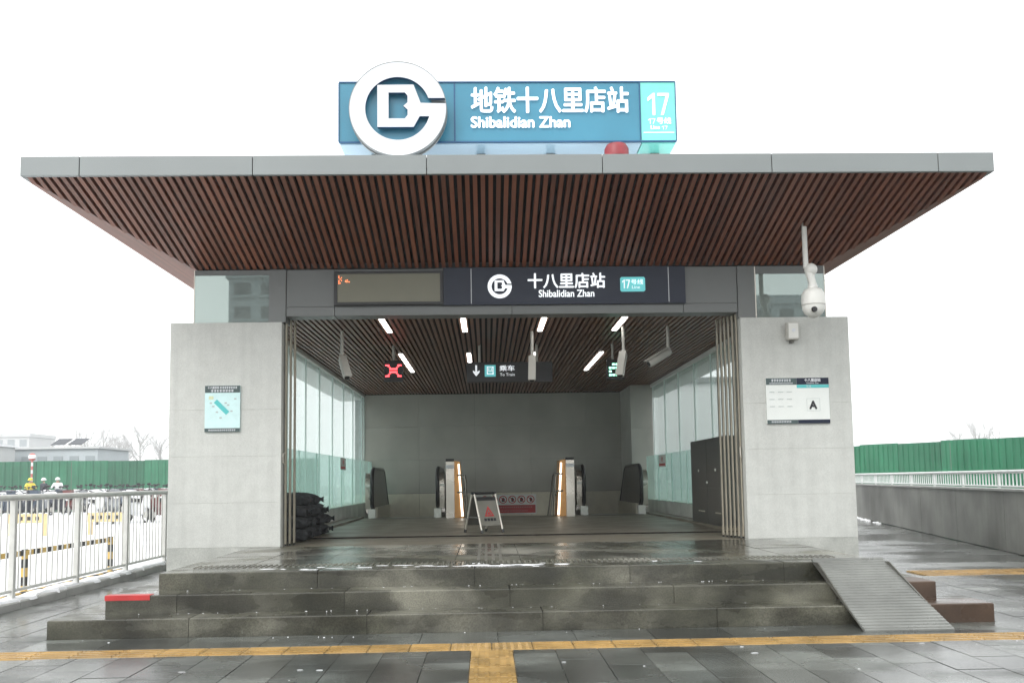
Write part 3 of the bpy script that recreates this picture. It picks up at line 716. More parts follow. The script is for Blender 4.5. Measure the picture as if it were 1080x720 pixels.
a, c = P(245, 218), P(368, 95); box('train_icon_plate', mintl, ws, a[0], c[0], y_-.006, y_-.0005, a[1], c[1])
b = MB(); q = lambda fx, fz: (a[0]+(c[0]-a[0])*fx, a[1]+(c[1]-a[1])*fz)
for f in ((.2,.28,.2,.85),(.72,.8,.2,.85),(.2,.8,.78,.85),(.2,.8,.2,.28),(.28,.72,.45,.52),(.33,.42,.58,.7),(.58,.67,.58,.7)):
    p0, p1 = q(f[0], f[2]), q(f[1], f[3]); b.box(p0[0], p1[0], y_-.0085, y_-.0065, p0[1], p1[1])
b.build('train_icon', white_t, ws)
a, c = P(412, 160), P(578, 100); lettering('sign_text', '乘车', a[0], c[0], a[1], c[1], y_, white_t, ws, bold=.002, depth=.003)
a, c = P(415, 212), P(580, 182); lettering('sign_text', 'To Train', a[0], c[0], a[1], c[1], y_, white_t, ws, depth=.003)

# escalators
def escalator(xo, xi, label):
    """xo outer edge, xi inner edge (towards the stairs)"""
    s = 1 if xi > xo else -1
    t = thing('escalator', ((xo+xi)/2, 19.2, .46), label, 'escalator', 'escalators either side of the stairs')
    z0 = .464
    def side(x, w, sd):
        # profile in (y,z): upright newel, short level, then descending
        cyy, czz, r = 19.28, z0+.75, .25
        prof = [(19.30, z0-.6), (19.16, z0), (19.06, z0+.22)]
        for k in range(8):
            an = math.pi+(-math.pi*.5)*k/7; prof.append((cyy+r*math.cos(an), czz+r*math.sin(an)))
        prof += [(20.95, czz+r), (21.12, czz+r-.06), (21.96, czz-.62), (21.96, z0-1.3), (20.5, z0-.7)]
        bal = MB().prism(prof, lambda y, z: (x-w/2, y, z), lambda y, z: (x+w/2, y, z)).build('balustrade_panel', steeld, t)
        hp = [(x, 19.22, z0+.20), (x, 19.10, z0+.22), (x, 19.02, z0+.32)]; r2 = r+.03
        for k in range(8):
            an = math.pi+(-math.pi*.5)*k/7; hp.append((x, cyy+r2*math.cos(an), czz+r2*math.sin(an)))
        hp += [(x, 20.95, czz+r2), (x, 21.13, czz+r2-.06), (x, 21.93, czz-.53)]
        MB().tube(hp, .042, 10).build('handrail', blackgl, t, True)
        xk = x-sd*(w/2+.065)
        pf = [(y-.012, z-.06) for y, z in prof[3:12]] + [(20.95, z0+.2), (19.3, z0+.10), (19.08, z0+.2)]
        MB().prism(pf, lambda y, z: (xk-.055, y, z), lambda y, z: (xk+.055, y, z)).build('newel_cladding', steel, t, True)
        box('newel_band', white_s if False else camw, t, xk-.056, xk+.056, 19.008, 19.03, czz-.10, czz-.05)
        box('newel_base', camw, t, x-.075, x+.075, 18.985, 19.14, z0+.002, z0+.19)
        box('skirt', cream, t, x+sd*(w/2+.002), x+sd*(w/2+.05), 19.30, 21.9, z0-.9, z0+.22)
    side(xo+s*.31, .05, s); side(xi-s*.15, .05, -s)
    a, b_ = sorted((xo+s*.30, xi-s*.19)); 
    box('comb_plate', steeld, t, a, b_, 18.85, 19.42, z0-.02, z0+.008)
    for k in range(6): box('moving_step', steeld, t, a+.02, b_-.02, 19.45+k*.38, 19.83+k*.38, z0-1.5, z0-.02-.03*k-.2*max(0, k-1))
escalator(-2.98, -1.16, 'left escalator with black handrails beside the left glass wall')
escalator(3.27, 1.60, 'right escalator with black handrails beside the right glass wall')
# stair walls: stainless ends, orange-tinted sides, glowing highlight strip and two-tier handrails
def stairwall(x, s, label):
    t = thing('stair_wall', (x, 18.8, .464), label, 'stair wall', 'stair side walls')
    z0 = .464; zt = 1.66
    prof = [(18.60, z0), (18.60, zt-.05), (18.64, zt), (18.9, zt), (22.0, zt-1.1), (22.0, -1.0), (19.4, -1.0), (19.4, z0)]
    MB().prism(prof, lambda y, z: (x-.085, y, z), lambda y, z: (x+.085, y, z)).build('end_cladding', steel, t)
    X0, Xb, Xt = x+s*.086, x+s*.275, x+s*.20
    MB().hexa([(X0, 18.72, z0+.001), (Xb, 18.72, z0+.001), (Xb, 19.38, z0+.001), (X0, 19.38, z0+.001), (X0, 18.72, zt-.03), (Xt, 18.72, zt-.05), (Xt, 19.38, zt-.05), (X0, 19.38, zt-.03)]).build('side_panel', tinted_steel, t)
    box('cap_band', black, t, x-.087, x+.0865, 18.590, 18.70, zt-.045, zt+.006); box('cap_band', white_s, t, x-.087, x+.087, 18.592, 18.5985, zt-.19, zt-.12)
    e0, e1 = Xb-s*.052, Xt-s*.042
    MB().hexa([(e0, 18.700, z0+.03), (Xb-s*.012, 18.700, z0+.03), (Xb-s*.012, 18.719, z0+.03), (e0, 18.719, z0+.03), (e1, 18.700, zt-.10), (Xt-s*.012, 18.700, zt-.10), (Xt-s*.012, 18.719, zt-.10), (e1, 18.719, zt-.10)]).build('glow_strip', glint_glow, t)  # glowing sliver added in place of a reflected highlight
    for zz, k in ((1.33, 0), (.98, 1)):
        xx = x+s*.30
        MB().tube([(x+s*.15, 18.715, zz), (xx, 18.66, zz), (xx+s*.0, 18.62, zz-.06*k-.02), (xx, 18.9, zz+.0), (xx, 19.3, zz-.02), (xx, 21.9, zz-1.3)], .018, 8).build('handrail', steeld, t, True)
    MB().tube([(x+s*.30, 18.63, 1.33), (x+s*.315, 18.60, 1.2), (x+s*.33, 18.60, .98), (x+s*.36, 18.62, .47)], .016, 8).build('handrail_return', steeld, t, True)
stairwall(-1.03, 1, 'left stair wall with orange-tinted side and steel end beside the left escalator')
stairwall(1.43, -1, 'right stair wall with orange-tinted side and steel end beside the right escalator')
# prohibition notice on the back skirting
pn = thing('prohibition_notice', (.2, IYB-.03, .46), 'white and red prohibition notice with row of crossed circles behind the stairs', 'notice')
def nx_(px): return -.06+(px-523)*.02303
y_ = IYB-.035
box('board', panelw, pn, nx_(500), nx_(565), y_, IYB-.021, .40, .875)
box('red_band', red, pn, nx_(500)+.02, nx_(565)-.02, y_-.004, y_-.0004, .43, .62)
for k in range(6):
    cx = nx_(511+k*9.6); rr = .095
    outline('no_symbol', [circle(rr, 24), circle(rr*.80, 24)], red, pn, lambda u, v, w, cx=cx: (cx+u, y_-.0005-w, .75+v), .003)
    b = MB().bar((cx-.06, y_-.006, .81), (cx+.06, y_-.006, .69), .003, .016); b.build('slash', red, pn)
    outline('pictogram', [[(cx-.035+.02*(k % 2), .70), (cx+.03, .70), (cx+.045, .76), (cx+.01, .80), (cx-.03, .785)]], inkb, pn, lambda u, v, w: (u, y_-.0008-w, v), .002)
b = MB(); inkrow(b, nx_(503), nx_(561), .55, .035, 26, y_-.002, 20); inkrow(b, nx_(508), nx_(556), .47, .025, 30, y_-.002, 21); tag(b.build('small_print', mat('faded_print', (.52, .22, .22), .5), pn), kind='stuff')
# glass stickers
def sticker(x, s, y0, y1, z0, z1, label):
    t = thing('glass_sticker', (x, (y0+y1)/2, z0), label, 'sticker', 'stickers on the glass guards')
    box('sheet', panelw, t, x, x+s*.003, y0, y1, z0, z1)
    yc = (y0+y1)/2; zc = z0+(z1-z0)*.64; r = (z1-z0)*.20
    outline('no_symbol', [circle(r, 20), circle(r*.72, 20)], red, t, lambda u, v, w: (x+s*(.0035+w), yc+u*1.4, zc+v), .002)
    MB().bar((x+s*.007, yc-r, zc+r*.7), (x+s*.007, yc+r, zc-r*.7), .002, .02).build('slash', red, t)
    box('red_band', red, t, x+s*.0035, x+s*.005, y0+.06, y1-.06, z0+.02, z0+(z1-z0)*.28)
sticker(IXL+.208, 1, 17.3, 17.95, 1.46, 1.69, 'red and white warning sticker on the left glass guard')
sticker(IXR-.208, -1, 18.0, 18.75, 1.44, 1.68, 'red and white warning sticker on the right glass guard')

# wet floor sign
boardm = mat('dull_board', (.21, .20, .17), .35, .3, var=.1)
af = thing('wet_floor_sign', (-.33, 13.22, .464), 'folding steel caution board with red warning triangle on the hall floor', 'floor sign')
AF = Matrix.Rotation(R(36), 4, 'Z'); ao = Vector((-.33, 13.22, .464))
def A3(x, y, z): return ao+(AF @ Vector((x, y, z)))
def aframe(s):
    top = (.02*s, .565); bot = (.20*s, .03)
    def q(u, t, o=0): return A3(u, -(top[0]+(bot[0]-top[0])*t) - o*s*.95, top[1]+(bot[1]-top[1])*t + o*.3)
    MB().hexa([q(-.17,.10), q(.17,.10), q(.17,.86), q(-.17,.86), q(-.17,.10,.012), q(.17,.10,.012), q(.17,.86,.012), q(-.17,.86,.012)]).build('panel', boardm if s > 0 else steeld, af)
    for u in (-.185, .185): MB().tube([q(u, 0, .006), q(u, 1, .006)], .013, 8).build('leg_tube', steel, af, True)
    MB().tube([q(-.20, 0, .006), q(.20, 0, .006)], .018, 8).build('top_bar', black, af, True)
    for u in (-.185, .185): MB().tube([q(u, .97, .006), q(u, 1.045, .006)], .02, 8).build('foot', black, af, True)
    if s > 0:
        MB().hexa([q(-.165,.105,.013), q(.165,.105,.013), q(.165,.20,.013), q(-.165,.20,.013), q(-.165,.105,.016), q(.165,.105,.016), q(.165,.20,.016), q(-.165,.20,.016)]).build('header', black, af)
        tri = lambda u, v, w: q(u, .62-v, .013+w)
        outline('warning_triangle', [[(-.085,0),(.085,0),(.0,.27)], [(-.055,.035),(.055,.035),(0,.19)]], red, af, tri, .003)
        outline('warning_mark', [[(-.03,.05),(.03,.05),(.02,.09),(0,.13),(-.02,.09)]], red, af, tri, .003)
        outline('caption', [[(-.10+.055*k+.03*(j in (1,2)), -.06-.07*(j in (2,3))) if False else (-.105+.055*k+(.042 if j in (1,2) else 0), -.05-(.07 if j in (2,3) else 0)) for j in range(4)] for k in range(4)], inkb, af, tri, .003)
aframe(1); aframe(-1)
for u in (-.19, .19): MB().tube([A3(u, -.13, .22), A3(u, .13, .22)], .006, 6).build('spreader', steeld, af)

# dark sacks piled inside the left doorway
rr = random.Random(3)
def sack(x, y, z, a, lab):
    t = thing('sand_sack', (x, y, z), lab, 'sack', 'dark sacks piled by the left doorway')
    b = MB(); nu, nv = 18, 10; v0 = []
    for i in range(nv+1):
        ph = math.pi*i/nv
        for j in range(nu):
            th = 2*math.pi*j/nu; ex = .62
            cs = lambda q: math.copysign(abs(q)**ex, q)
            lx, ly, lz = .30*cs(math.sin(ph))*cs(math.cos(th)), .19*cs(math.sin(ph))*cs(math.sin(th)), .085*cs(math.cos(ph))
            k = 1+.07*math.sin(9*th+z*40)*math.sin(ph)+rr.uniform(-.09, .09)
            lx *= k; ly *= k; lz *= 1+rr.uniform(-.15, .15); lz -= .02*(lx/.3)**2
            b.v.append((x+lx*math.cos(a)-ly*math.sin(a), y+lx*math.sin(a)+ly*math.cos(a), z+.085+lz))
    for i in range(nv):
        for j in range(nu): b.f.append((i*nu+j, (i+1)*nu+j, (i+1)*nu+(j+1) % nu, i*nu+(j+1) % nu))
    b.build('bag', tarp, t, True)
    e_ = Vector((math.cos(a), math.sin(a), 0))*.29; c_ = Vector((x, y, z+.075))
    MB().tube([c_+e_, c_+e_*1.10, c_+e_*1.22], [.035, .022, .045], 8).build('tied_neck', tarp, t, True)
lv = ['bottom layer', 'second layer', 'third layer', 'top layer']; pos = ['nearest the doorway', 'second from the doorway', 'third from the doorway', 'farthest from the doorway']
for l, n, y0 in ((0, 4, 12.1), (1, 4, 12.15), (2, 3, 12.25), (3, 2, 12.35)):
    for k in range(n): sack(-2.93+.0*l+rr.uniform(-.03, .03), y0+k*.50, .466+l*.148, R(90)*(0 if (l+k) % 3 else .12)+rr.uniform(-.2, .2), 'dark lumpy sack in the pile by the left doorway, %s, %s' % (lv[l], pos[k]))

# cabinet
cb = thing('storage_cabinet', (3.12, 13.8, .464), 'low charcoal cabinet standing against the right glass wall', 'cabinet')
box('carcass', cabm, cb, 3.10, 3.33, 12.75, 14.90, .50, 1.80, bevel=.006); box('plinth', tinted_steel, cb, 3.12, 3.33, 12.78, 14.88, .465, .498)
for a, b_ in ((12.77, 13.82), (13.83, 14.88)):
    d_ = box('door', cabm, cb, 3.088, 3.099, a, b_, 1.06, 1.79); box('handle', camw, d_, 3.078, 3.0875, (a+b_)/2-.02, (a+b_)/2+.02, 1.30, 1.34)
    d_ = box('door', cabm, cb, 3.088, 3.099, a, b_, .52, 1.05); box('label_plate', steel, d_, 3.084, 3.0875, a+.2, a+.6, .68, .70)
box('lock', camw, cb, 3.08, 3.0875, 13.79, 13.86, 1.12, 1.15)
# folding gate stacks
def gate(xs, ys, label):
    t = thing('folding_gate', (xs[0], ys[0], .455), label, 'gate', 'folding gates pushed back in the doorway')
    for k, (x, y) in enumerate(zip(xs, ys)):
        l_ = box('gate_leaf', beige, t, x-.010, x+.010, y-.03, y+.03, .475, 3.262, bevel=.004)
        MB().cyl((x, y, .453), (x, y, .474), .012).build('roller', black, l_)
        box('leaf_edge', steeld, l_, x-.012, x-.0102, y-.02, y+.02, .6, 3.2)
    MB().tube([(xs[0], ys[0]-.05, 1.45), (xs[0]-.02, ys[0]-.08, 1.47), (xs[0]-.02, ys[0]-.08, 1.57), (xs[0], ys[0]-.05, 1.59)], .008, 8).build('pull_handle', steel, t, True)
gate([2.896-.030*k for k in range(6)], [11.28+.075*k for k in range(6)], 'beige folding gate stacked against the right pier of the doorway')
gate([-2.755+.030*k for k in range(3)], [11.27+.11*k for k in range(3)], 'beige folding gate stacked against the left pier of the doorway')

# ================================================================ LEFT: RAILING, SNOW, SCOOTERS
kb = thing('roadside_kerb', (-5.05, 11, 0), 'pale stone kerb under the grey railing left of the steps', 'kerb')
y = 7.4
while y < 15.6:
    piece('kerb_stone', .26, .99, .09, (-5.12, y+.5, .075), kerbm, kb, .012); y += 1.0
sk = MB(); rr = random.Random(5)
n = 70
for k in range(n):
    yy = 7.4+k*(8.1/(n-1)); w0 = -5.26+rr.uniform(-.04, .02); w1 = -5.02+rr.uniform(-.06, .05); h_ = .085+rr.uniform(0, .02)
    sk.v += [(w0, yy, .062), (w0*.6+w1*.4, yy, h_+.012), (w1-.02, yy, h_), (w1, yy, .060)]
for k in range(n-1):
    for j in range(3): sk.f.append((4*k+j, 4*k+j+1, 4*k+5+j, 4*k+4+j))
tag(sk.build('snow_ridge', snow, smooth=True), 'ridge of snow lying on the kerb under the railing', 'snow', kind='stuff')
def railing(x, y0, y1, n, label):
    t = thing('railing', (x, (y0+y1)/2, .08), label, 'railing')
    MB().tube([(x, y0, 1.11), (x, y1, 1.11)], .032, 12).build('top_rail', railm, t, True)
    MB().tube([(x, y0, .17), (x, y1, .17)], .018, 8).build('bottom_rail', railm, t, True)
    for k in range(n+1):
        yy = y0+(y1-y0)*k/n
        MB().box(x-.028, x+.028, yy-.028, yy+.028, .07, 1.085).build('post', railm, t, bevel=.004)
        if k < n:
            L = (y1-y0)/n
            for j in range(1, 12):
                q = yy+L*j/12; bb = MB().tube([(x, q, .168), (x, q, 1.10)], .0095, 6).build('baluster', railm, t, True)
    # snow caught on the top rail
    return t
railing(-5.1, 6.53, 15.23, 6, 'grey tubular steel railing on the kerb left of the entrance')
yb = thing('striped_barrier', (-5.55, 11, 0), 'low yellow and black striped barrier behind the grey railing', 'barrier')
MB().box(-5.58, -5.54, 8.2, 13.0, .44, .50).build('rail', stripe_y, yb); 
for q in (8.24, 10.6, 12.97): MB().box(-5.585, -5.535, q-.03, q+.03, 0, .51).build('post', stripe_z, yb)
MB().box(-5.42, -5.36, 8.0, 13.0, .0, .07).build('base_rail', stripe_y, yb)
# trodden snow field
sf = MB(); rr = random.Random(11); NXs, NYs = 40, 60
for j in range(NYs+1):
    for i in range(NXs+1):
        xx = -45+i*(45-5.28)/NXs; yy = 5.5+j*(44-5.5)/NYs
        sf.v.append((xx, yy, .004+abs(rr.gauss(0, .008))+(.006 if i < NXs else -.012)))
for j in range(NYs):
    for i in range(NXs): a = j*(NXs+1)+i; sf.f.append((a, a+1, a+NXs+2, a+NXs+1))
tag(sf.build('snow_ground', snowfield_m, smooth=True), kind='structure')

def stripe_gate(x0, x1, y, label):
    t = thing('parking_barrier', ((x0+x1)/2, y, 0), label, 'barrier', 'parking barriers in the snow')
    box('crossbar', barry, t, x0, x1, y-.03, y+.03, .33, .56)
    n = int((x1-x0)/.2)
    for k in range(n): box('dark_patch', inkb, t, x0+.06+k*.2, x0+.15+k*.2, y-.034, y-.031, .40, .49)
    for x in (x0+.06, x1-.06): box('leg', barry, t, x-.05, x+.05, y-.029, y+.029, 0, .3295)
stripe_gate(-12.15, -11.2, 23, 'yellow parking barrier with dark patches left, behind the railing')
stripe_gate(-10.25, -9.3, 23.1, 'yellow parking barrier with dark patches right, behind the railing')

def scooter_proto(cm):
    t = thing('electric_scooter', (0, 0, 0), 'x', 'scooter', 'scooters parked in the snow')
    for yy in (-.62, .62):
        w = MB().tube([(0, yy+.22*math.cos(a), .24+.22*math.sin(a)) for a in [2*math.pi*k/14 for k in range(14)]], .035, 6, closed=True).build('wheel', black, t, True)
        MB().cyl((-.035, yy, .24), (.035, yy, .24), .10, n=10).build('hub', camg, w)
    MB().prism([(.75, .40), (.62, .50), (.50, .62), (.05, .66), (-.12, .40), (-.38, .36), (-.42, .55), (-.52, .95), (-.60, .95), (-.66, .55), (-.55, .30), (-.40, .22), (.10, .20), (.50, .30)], lambda a, z: (-.10, a, z), lambda a, z: (.10, a, z)).build('body_shell', cm, t)
    MB().prism([(-.02, .66), (.70, .70), (.72, .78), (.05, .76)], lambda a, z: (-.13, a, z), lambda a, z: (.13, a, z)).build('seat', black, t)
    MB().tube([(-.32, -.44, 1.03), (-.15, -.53, .99), (.15, -.53, .99), (.32, -.44, 1.03)], .018, 8).build('handlebar', black, t, True)
    MB().ell((0, -.64, .86), .075, .04, .07, 10, 6).build('headlight', camw, t, True)
    for sx_ in (-.26, .26): MB().tube([(sx_, -.46, 1.02), (sx_*1.15, -.46, 1.20)], .008, 5).tube([(sx_*1.15-.05, -.46, 1.22), (sx_*1.15+.05, -.46, 1.24)], .035, 6).build('mirror', black, t)
    MB().ell((0, .34, .785), .14, .36, .05, 14, 6, z0=-.1, jit=.06).build('snow_on_seat', snow, t, True)
    MB().ell((0, -.60, .95), .16, .10, .05, 10, 5, z0=-.1, jit=.08).build('snow_on_front', snow, t, True)
    MB().prism([(.30, .80), (.70, .80), (.72, 1.06), (.30, 1.06)], lambda a, z: (-.17, a, z), lambda a, z: (.17, a, z)).build('rear_box', cm, t)
    return t
rr = random.Random(21)
cols = [jd, jw, mat('scooter_blue', (.05, .07, .10), .4), mat('scooter_red', (.13, .04, .035), .4), mat('scooter_grey', (.22, .23, .24), .4)]
cname = ['black', 'white', 'dull blue', 'dark red', 'grey']
protos = [scooter_proto(c) for c in cols]; used = [False]*5
ORD = 'first second third fourth fifth sixth seventh eighth ninth tenth eleventh twelfth thirteenth fourteenth fifteenth sixteenth seventeenth eighteenth'.split()
rowlab = ['front row', 'second row', 'third row', 'back row']
cnt = 0
for r_, (yy, xs, n) in enumerate(((40.0, -22.6, 16), (43.5, -25.0, 18), (47.5, -26.8, 18), (51.8, -28.8, 18))):
    for k in range(n):
        ci = rr.randrange(5); root = protos[ci]
        if used[ci]: root = copy_tree(protos[ci])
        used[ci] = True
        root.location = (xs+k*.74+rr.uniform(-.08, .08), yy+rr.uniform(-.2, .2), .02); root.rotation_euler = (0, R(rr.uniform(3, 8)), R(rr.uniform(-16, 16)+180*(rr.random() < .25)))
        root['label'] = '%s snow-dusted scooter, %s from the left in the %s of parked scooters' % (cname[ci], ORD[k], rowlab[r_])

for k in range(9):
    ci = (1, 4, 1, 3, 1, 4, 1, 0, 1)[k]; root = copy_tree(protos[ci])
    root.location = (-12.9+k*.52, 29.5+k*.55+rr.uniform(-.3, .3), .02); root.rotation_euler = (0, R(5), R(20+rr.uniform(-25, 25)))
    root['label'] = '%s snow-dusted scooter, %s from the left in the nearest row, close to the pier' % (cname[ci], ORD[k])
def person(loc, face, jm, pose, label, hm, legs=trous):
    t = thing('person', (0, 0, 0), label, 'person')
    if pose == 'ride':
        J = dict(pel=(0,0,.80), ch=(0,-.10,1.20), nk=(0,-.12,1.36), hd=(0,-.16,1.50), sl=(-.19,-.11,1.30), sr=(.19,-.11,1.30), el=(-.27,-.30,1.08), er=(.27,-.30,1.08), hl=(-.27,-.46,1.06), hr=(.27,-.46,1.06), kl=(-.15,-.38,.72), kr=(.15,-.38,.72), al=(-.14,-.26,.38), ar=(.14,-.26,.38), tl=(-.14,-.40,.34), tr=(.14,-.40,.34))
    else:
        J = dict(pel=(0,0,.90), ch=(0,-.02,1.25), nk=(0,-.02,1.43), hd=(0,-.04,1.58), sl=(-.19,-.02,1.37), sr=(.19,-.02,1.37), el=(-.24,.02,1.10), er=(.24,-.04,1.10), hl=(-.22,-.12,.88), hr=(.24,-.20,.96), kl=(-.10,-.02,.48), kr=(.12,-.08,.48), al=(-.10,.06,.07), ar=(.12,.0,.07), tl=(-.11,-.10,.04), tr=(.14,-.16,.04))
    rad = dict(pel=.16, ch=.18, nk=.07, hd=.11, sl=.08, sr=.08, el=.055, er=.055, hl=.04, hr=.04, kl=.075, kr=.075, al=.05, ar=.05, tl=.04, tr=.04)
    names = list(J); E_ = [('pel','ch'),('ch','nk'),('nk','hd'),('ch','sl'),('sl','el'),('el','hl'),('ch','sr'),('sr','er'),('er','hr'),('pel','kl'),('kl','al'),('al','tl'),('pel','kr'),('kr','ar'),('ar','tr')]
    me = bpy.data.meshes.new('body'); me.from_pydata([J[k] for k in names], [(names.index(a), names.index(b)) for a, b in E_], [])
    o = bpy.data.objects.new('body', me); COL.objects.link(o)
    o.modifiers.new('skin', 'SKIN'); sd = o.modifiers.new('sub', 'SUBSURF'); sd.levels = 1; sd.render_levels = 1
    for k, nme in enumerate(names):
        v = me.skin_vertices[0].data[k]; v.radius = (rad[nme], rad[nme]*.85); v.use_root = nme == 'pel'
    dg = bpy.context.evaluated_depsgraph_get(); dg.update(); m2 = bpy.data.meshes.new_from_object(o.evaluated_get(dg)); bpy.data.objects.remove(o)
    for m in (jm, legs, skinm): m2.materials.append(m)
    zp = J['pel'][2]; zn = J['nk'][2]
    for p in m2.polygons:
        c = p.center; p.use_smooth = True
        p.material_index = 2 if c.z > zn-.01 and abs(c.x) < .14 else (1 if c.z < zp+.02 and abs(c.x) < .21 else 0)
    for p in m2.polygons: p.material_index = p.material_index if p.material_index < len(m2.materials) else 0
    b = bpy.data.objects.new('body', m2); COL.objects.link(b); b.parent = t
    h = J['hd']
    MB().ell((h[0], h[1]+.01, h[2]+.03), .135, .15, .14, 14, 9, z0=-.15).build('helmet', hm, t, True)
    for sx_ in (-.045, .045): MB().ell((h[0]+sx_, h[1]-.098, h[2]+.0), .014, .012, .012, 6, 4).build('eye', inkb, t)
    MB().ell((h[0], h[1]-.115, h[2]-.03), .016, .022, .022, 6, 4).build('nose', skinm, t)
    t.location = loc; t.rotation_euler = (0, 0, face); return t
person((-26.3, 52.6, .10), R(30), jy, 'ride', 'person in yellow jacket and dark trousers sitting on a scooter', jy)
person((-25.9, 53.4, .02), R(-20), jd, 'stand', 'person in dark jacket and white helmet standing between scooters', jw)
person((-24.4, 51.9, .10), R(15), jw, 'ride', 'person in white jacket and white helmet sitting on a scooter', jw)
pt = thing('marker_post', (-27.9, 56, 0), 'red and white marker post standing among the parked scooters', 'post')
MB().cyl((-27.9, 56, 0), (-27.9, 56, 2.85), .06, n=10).build('pole', stripe_rw, pt, True); MB().ell((-27.9, 56, 3.05), .24, .12, .24, 16, 10).build('round_head', stripe_rw, pt, True)

# ================================================================ GREEN HOARDINGS
def hoarding(p0, p1, h, pitch, sec, label):
    p0 = Vector((*p0, 0)); p1 = Vector((*p1, 0)); d = p1-p0; L = d.length; d.normalize(); nrm = Vector((d.y, -d.x, 0))
    if nrm.y > 0: nrm = -nrm
    t = thing('green_hoarding', tuple((p0+p1)/2), label, 'hoarding', 'green site hoardings')
    n = max(1, round(L/sec)); sec = L/n
    for k in range(n):
        b = MB(); m = max(1, round(sec/pitch)); w = sec/m; pr = []
        for j in range(m):
            s = k*sec+j*w; pr += [(s+.004, 0), (s+w*.68, 0), (s+w*.76, .05), (s+w*.92, .05)]
        pr.append((k*sec+sec-.004, 0)); hh = h+random.uniform(-.03, .03)
        for s, o_ in pr:
            q = p0+d*s+nrm*o_; b.v += [(q.x, q.y, -.01), (q.x, q.y, hh)]
        for j in range(len(pr)-1): b.f.append((2*j, 2*j+2, 2*j+3, 2*j+1))
        o = b.build('sheet_panel', greenf, t)
        md = o.modifiers.new('thick', 'SOLIDIFY'); md.thickness = .02
    for k in range(n+1):
        q = p0+d*(k*sec)-nrm*.06; MB().box(q.x-.04, q.x+.04, q.y-.04, q.y+.04, -.01, h-.05).build('post', steeld, t)
hoarding((-50, 59.5), (-28.2, 62.5), 2.98, .45, 2.4, 'green corrugated hoarding at far left behind the scooters')
hoarding((-28.3, 62.2), (-12, 64.0), 2.95, .45, 2.4, 'green corrugated hoarding behind scooters, section next to the left pier')
hoarding((13.5, 45.0), (18.9, 34.2), 2.52, .24, 2.0, 'pale green corrugated hoarding beyond the concrete wall, next to the pier')
hoarding((15.6, 30.6), (19.5, 24.0), 2.34, .24, 2.0, 'dark green corrugated hoarding beyond the concrete wall, at right edge')

# ================================================================ RIGHT: WALL AND RAILING
w0, w1 = Vector((11.6, 31.5, 0)), Vector((5.59, 4.0, 0)); wd = (w1-w0); WL = wd.length; wd.normalize(); wn = Vector((-wd.y, wd.x, 0))
if wn.x > 0: wn = -wn
cw = thing('retaining_wall', tuple((w0+w1)/2), 'low stained concrete wall running along the right side', 'wall')
n = 11
for k in range(n):
    a = w0+wd*(WL*k/n+.006); b_ = w0+wd*(WL*(k+1)/n-.006); o_ = -wn*.25
    MB().hexa([a, b_, b_+o_, a+o_, a+Vector((0,0,.93)), b_+Vector((0,0,.93)), b_+o_+Vector((0,0,.93)), a+o_+Vector((0,0,.93))]).build('wall_section', concrete, cw)
a, b_ = w0+wn*.03, w1+wn*.03; o_ = -wn*.31; z0, z1 = Vector((0,0,.932)), Vector((0,0,.965))
MB().hexa([a+z0, b_+z0, b_+o_+z0, a+o_+z0, a+z1, b_+z1, b_+o_+z1, a+o_+z1]).build('coping', kerbm, cw)
rl = thing('wall_railing', tuple((w0+w1)/2+Vector((0,0,.96))), 'low white railing with thin bars on top of the concrete wall', 'railing')
c_ = -wn*.12; MB().tube([w0+c_+Vector((0,0,1.23)), w1+c_+Vector((0,0,1.23))], .030, 10).build('top_rail', railw, rl, True)
MB().tube([w0+c_+Vector((0,0,1.0)), w1+c_+Vector((0,0,1.0))], .016, 8).build('bottom_rail', railw, rl, True)
nb = int(WL/.16)
for k in range(nb+1):
    q = w0+wd*(WL*k/nb)+c_
    if k % 12 == 0: MB().box(q.x-.018, q.x+.018, q.y-.018, q.y+.018, .96, 1.225).build('post', railw, rl)
    else: MB().tube([q+Vector((0,0,1.0)), q+Vector((0,0,1.22))], .012, 6).build('baluster', railw, rl, True)
# ================================================================ SNOW LEFTOVERS
rr = random.Random(33)
def patch(b, x, y, z, rx, ry, hh, n=14):
    i = len(b.v); b.v.append((x, y, z+hh))
    prof = [1+rr.uniform(-.38, .38) for _ in range(n)]
    for ring, f, g in ((0, .62, .8), (1, 1, 0)):
        for k in range(n):
            a = 2*math.pi*k/n; q = prof[k]*f; b.v.append((x+rx*q*math.cos(a), y+ry*q*math.sin(a), z+hh*g*(1 if ring == 0 else 0)-.001*ring))
    for k in range(n):
        k2 = (k+1) % n; b.f += [(i, i+1+k, i+1+k2), (i+1+k, i+1+n+k, i+1+n+k2, i+1+k2)]
b = MB()
for k in range(40): patch(b, rr.gauss(-.5, .9), 8.30+rr.gauss(0, .07), .4505, rr.uniform(.01, .10), rr.uniform(.005, .014), .002)
for k in range(34): patch(b, rr.uniform(-3.3, 2.4), D3-.012-abs(rr.gauss(0, .025)), .3005, rr.uniform(.003, .008), rr.uniform(.003, .006), .002, 7)
for k in range(24): patch(b, rr.uniform(-3.5, 2.4), D2-.012-abs(rr.gauss(0, .025)), .1505, rr.uniform(.003, .008), rr.uniform(.003, .006), .002, 7)
for k in range(12): patch(b, rr.uniform(-3.7, 2.5), 7.43-abs(rr.gauss(0, .12)), .0012, rr.uniform(.003, .009), rr.uniform(.003, .007), .002, 7)
for k in range(14): patch(b, rr.uniform(-4.3, 4.5), rr.uniform(5.5, 6.6), .0022, rr.uniform(.004, .03), rr.uniform(.002, .006), .001, 9)
tag(b.build('slush_flecks', snow), 'flecks of melting snow scattered over steps and paving', 'snow', kind='stuff')
b = MB()
for k in range(9): patch(b, 3.36+rr.uniform(-.08, .12), 8.5+k*.28, .3005, .14, .2, .012)
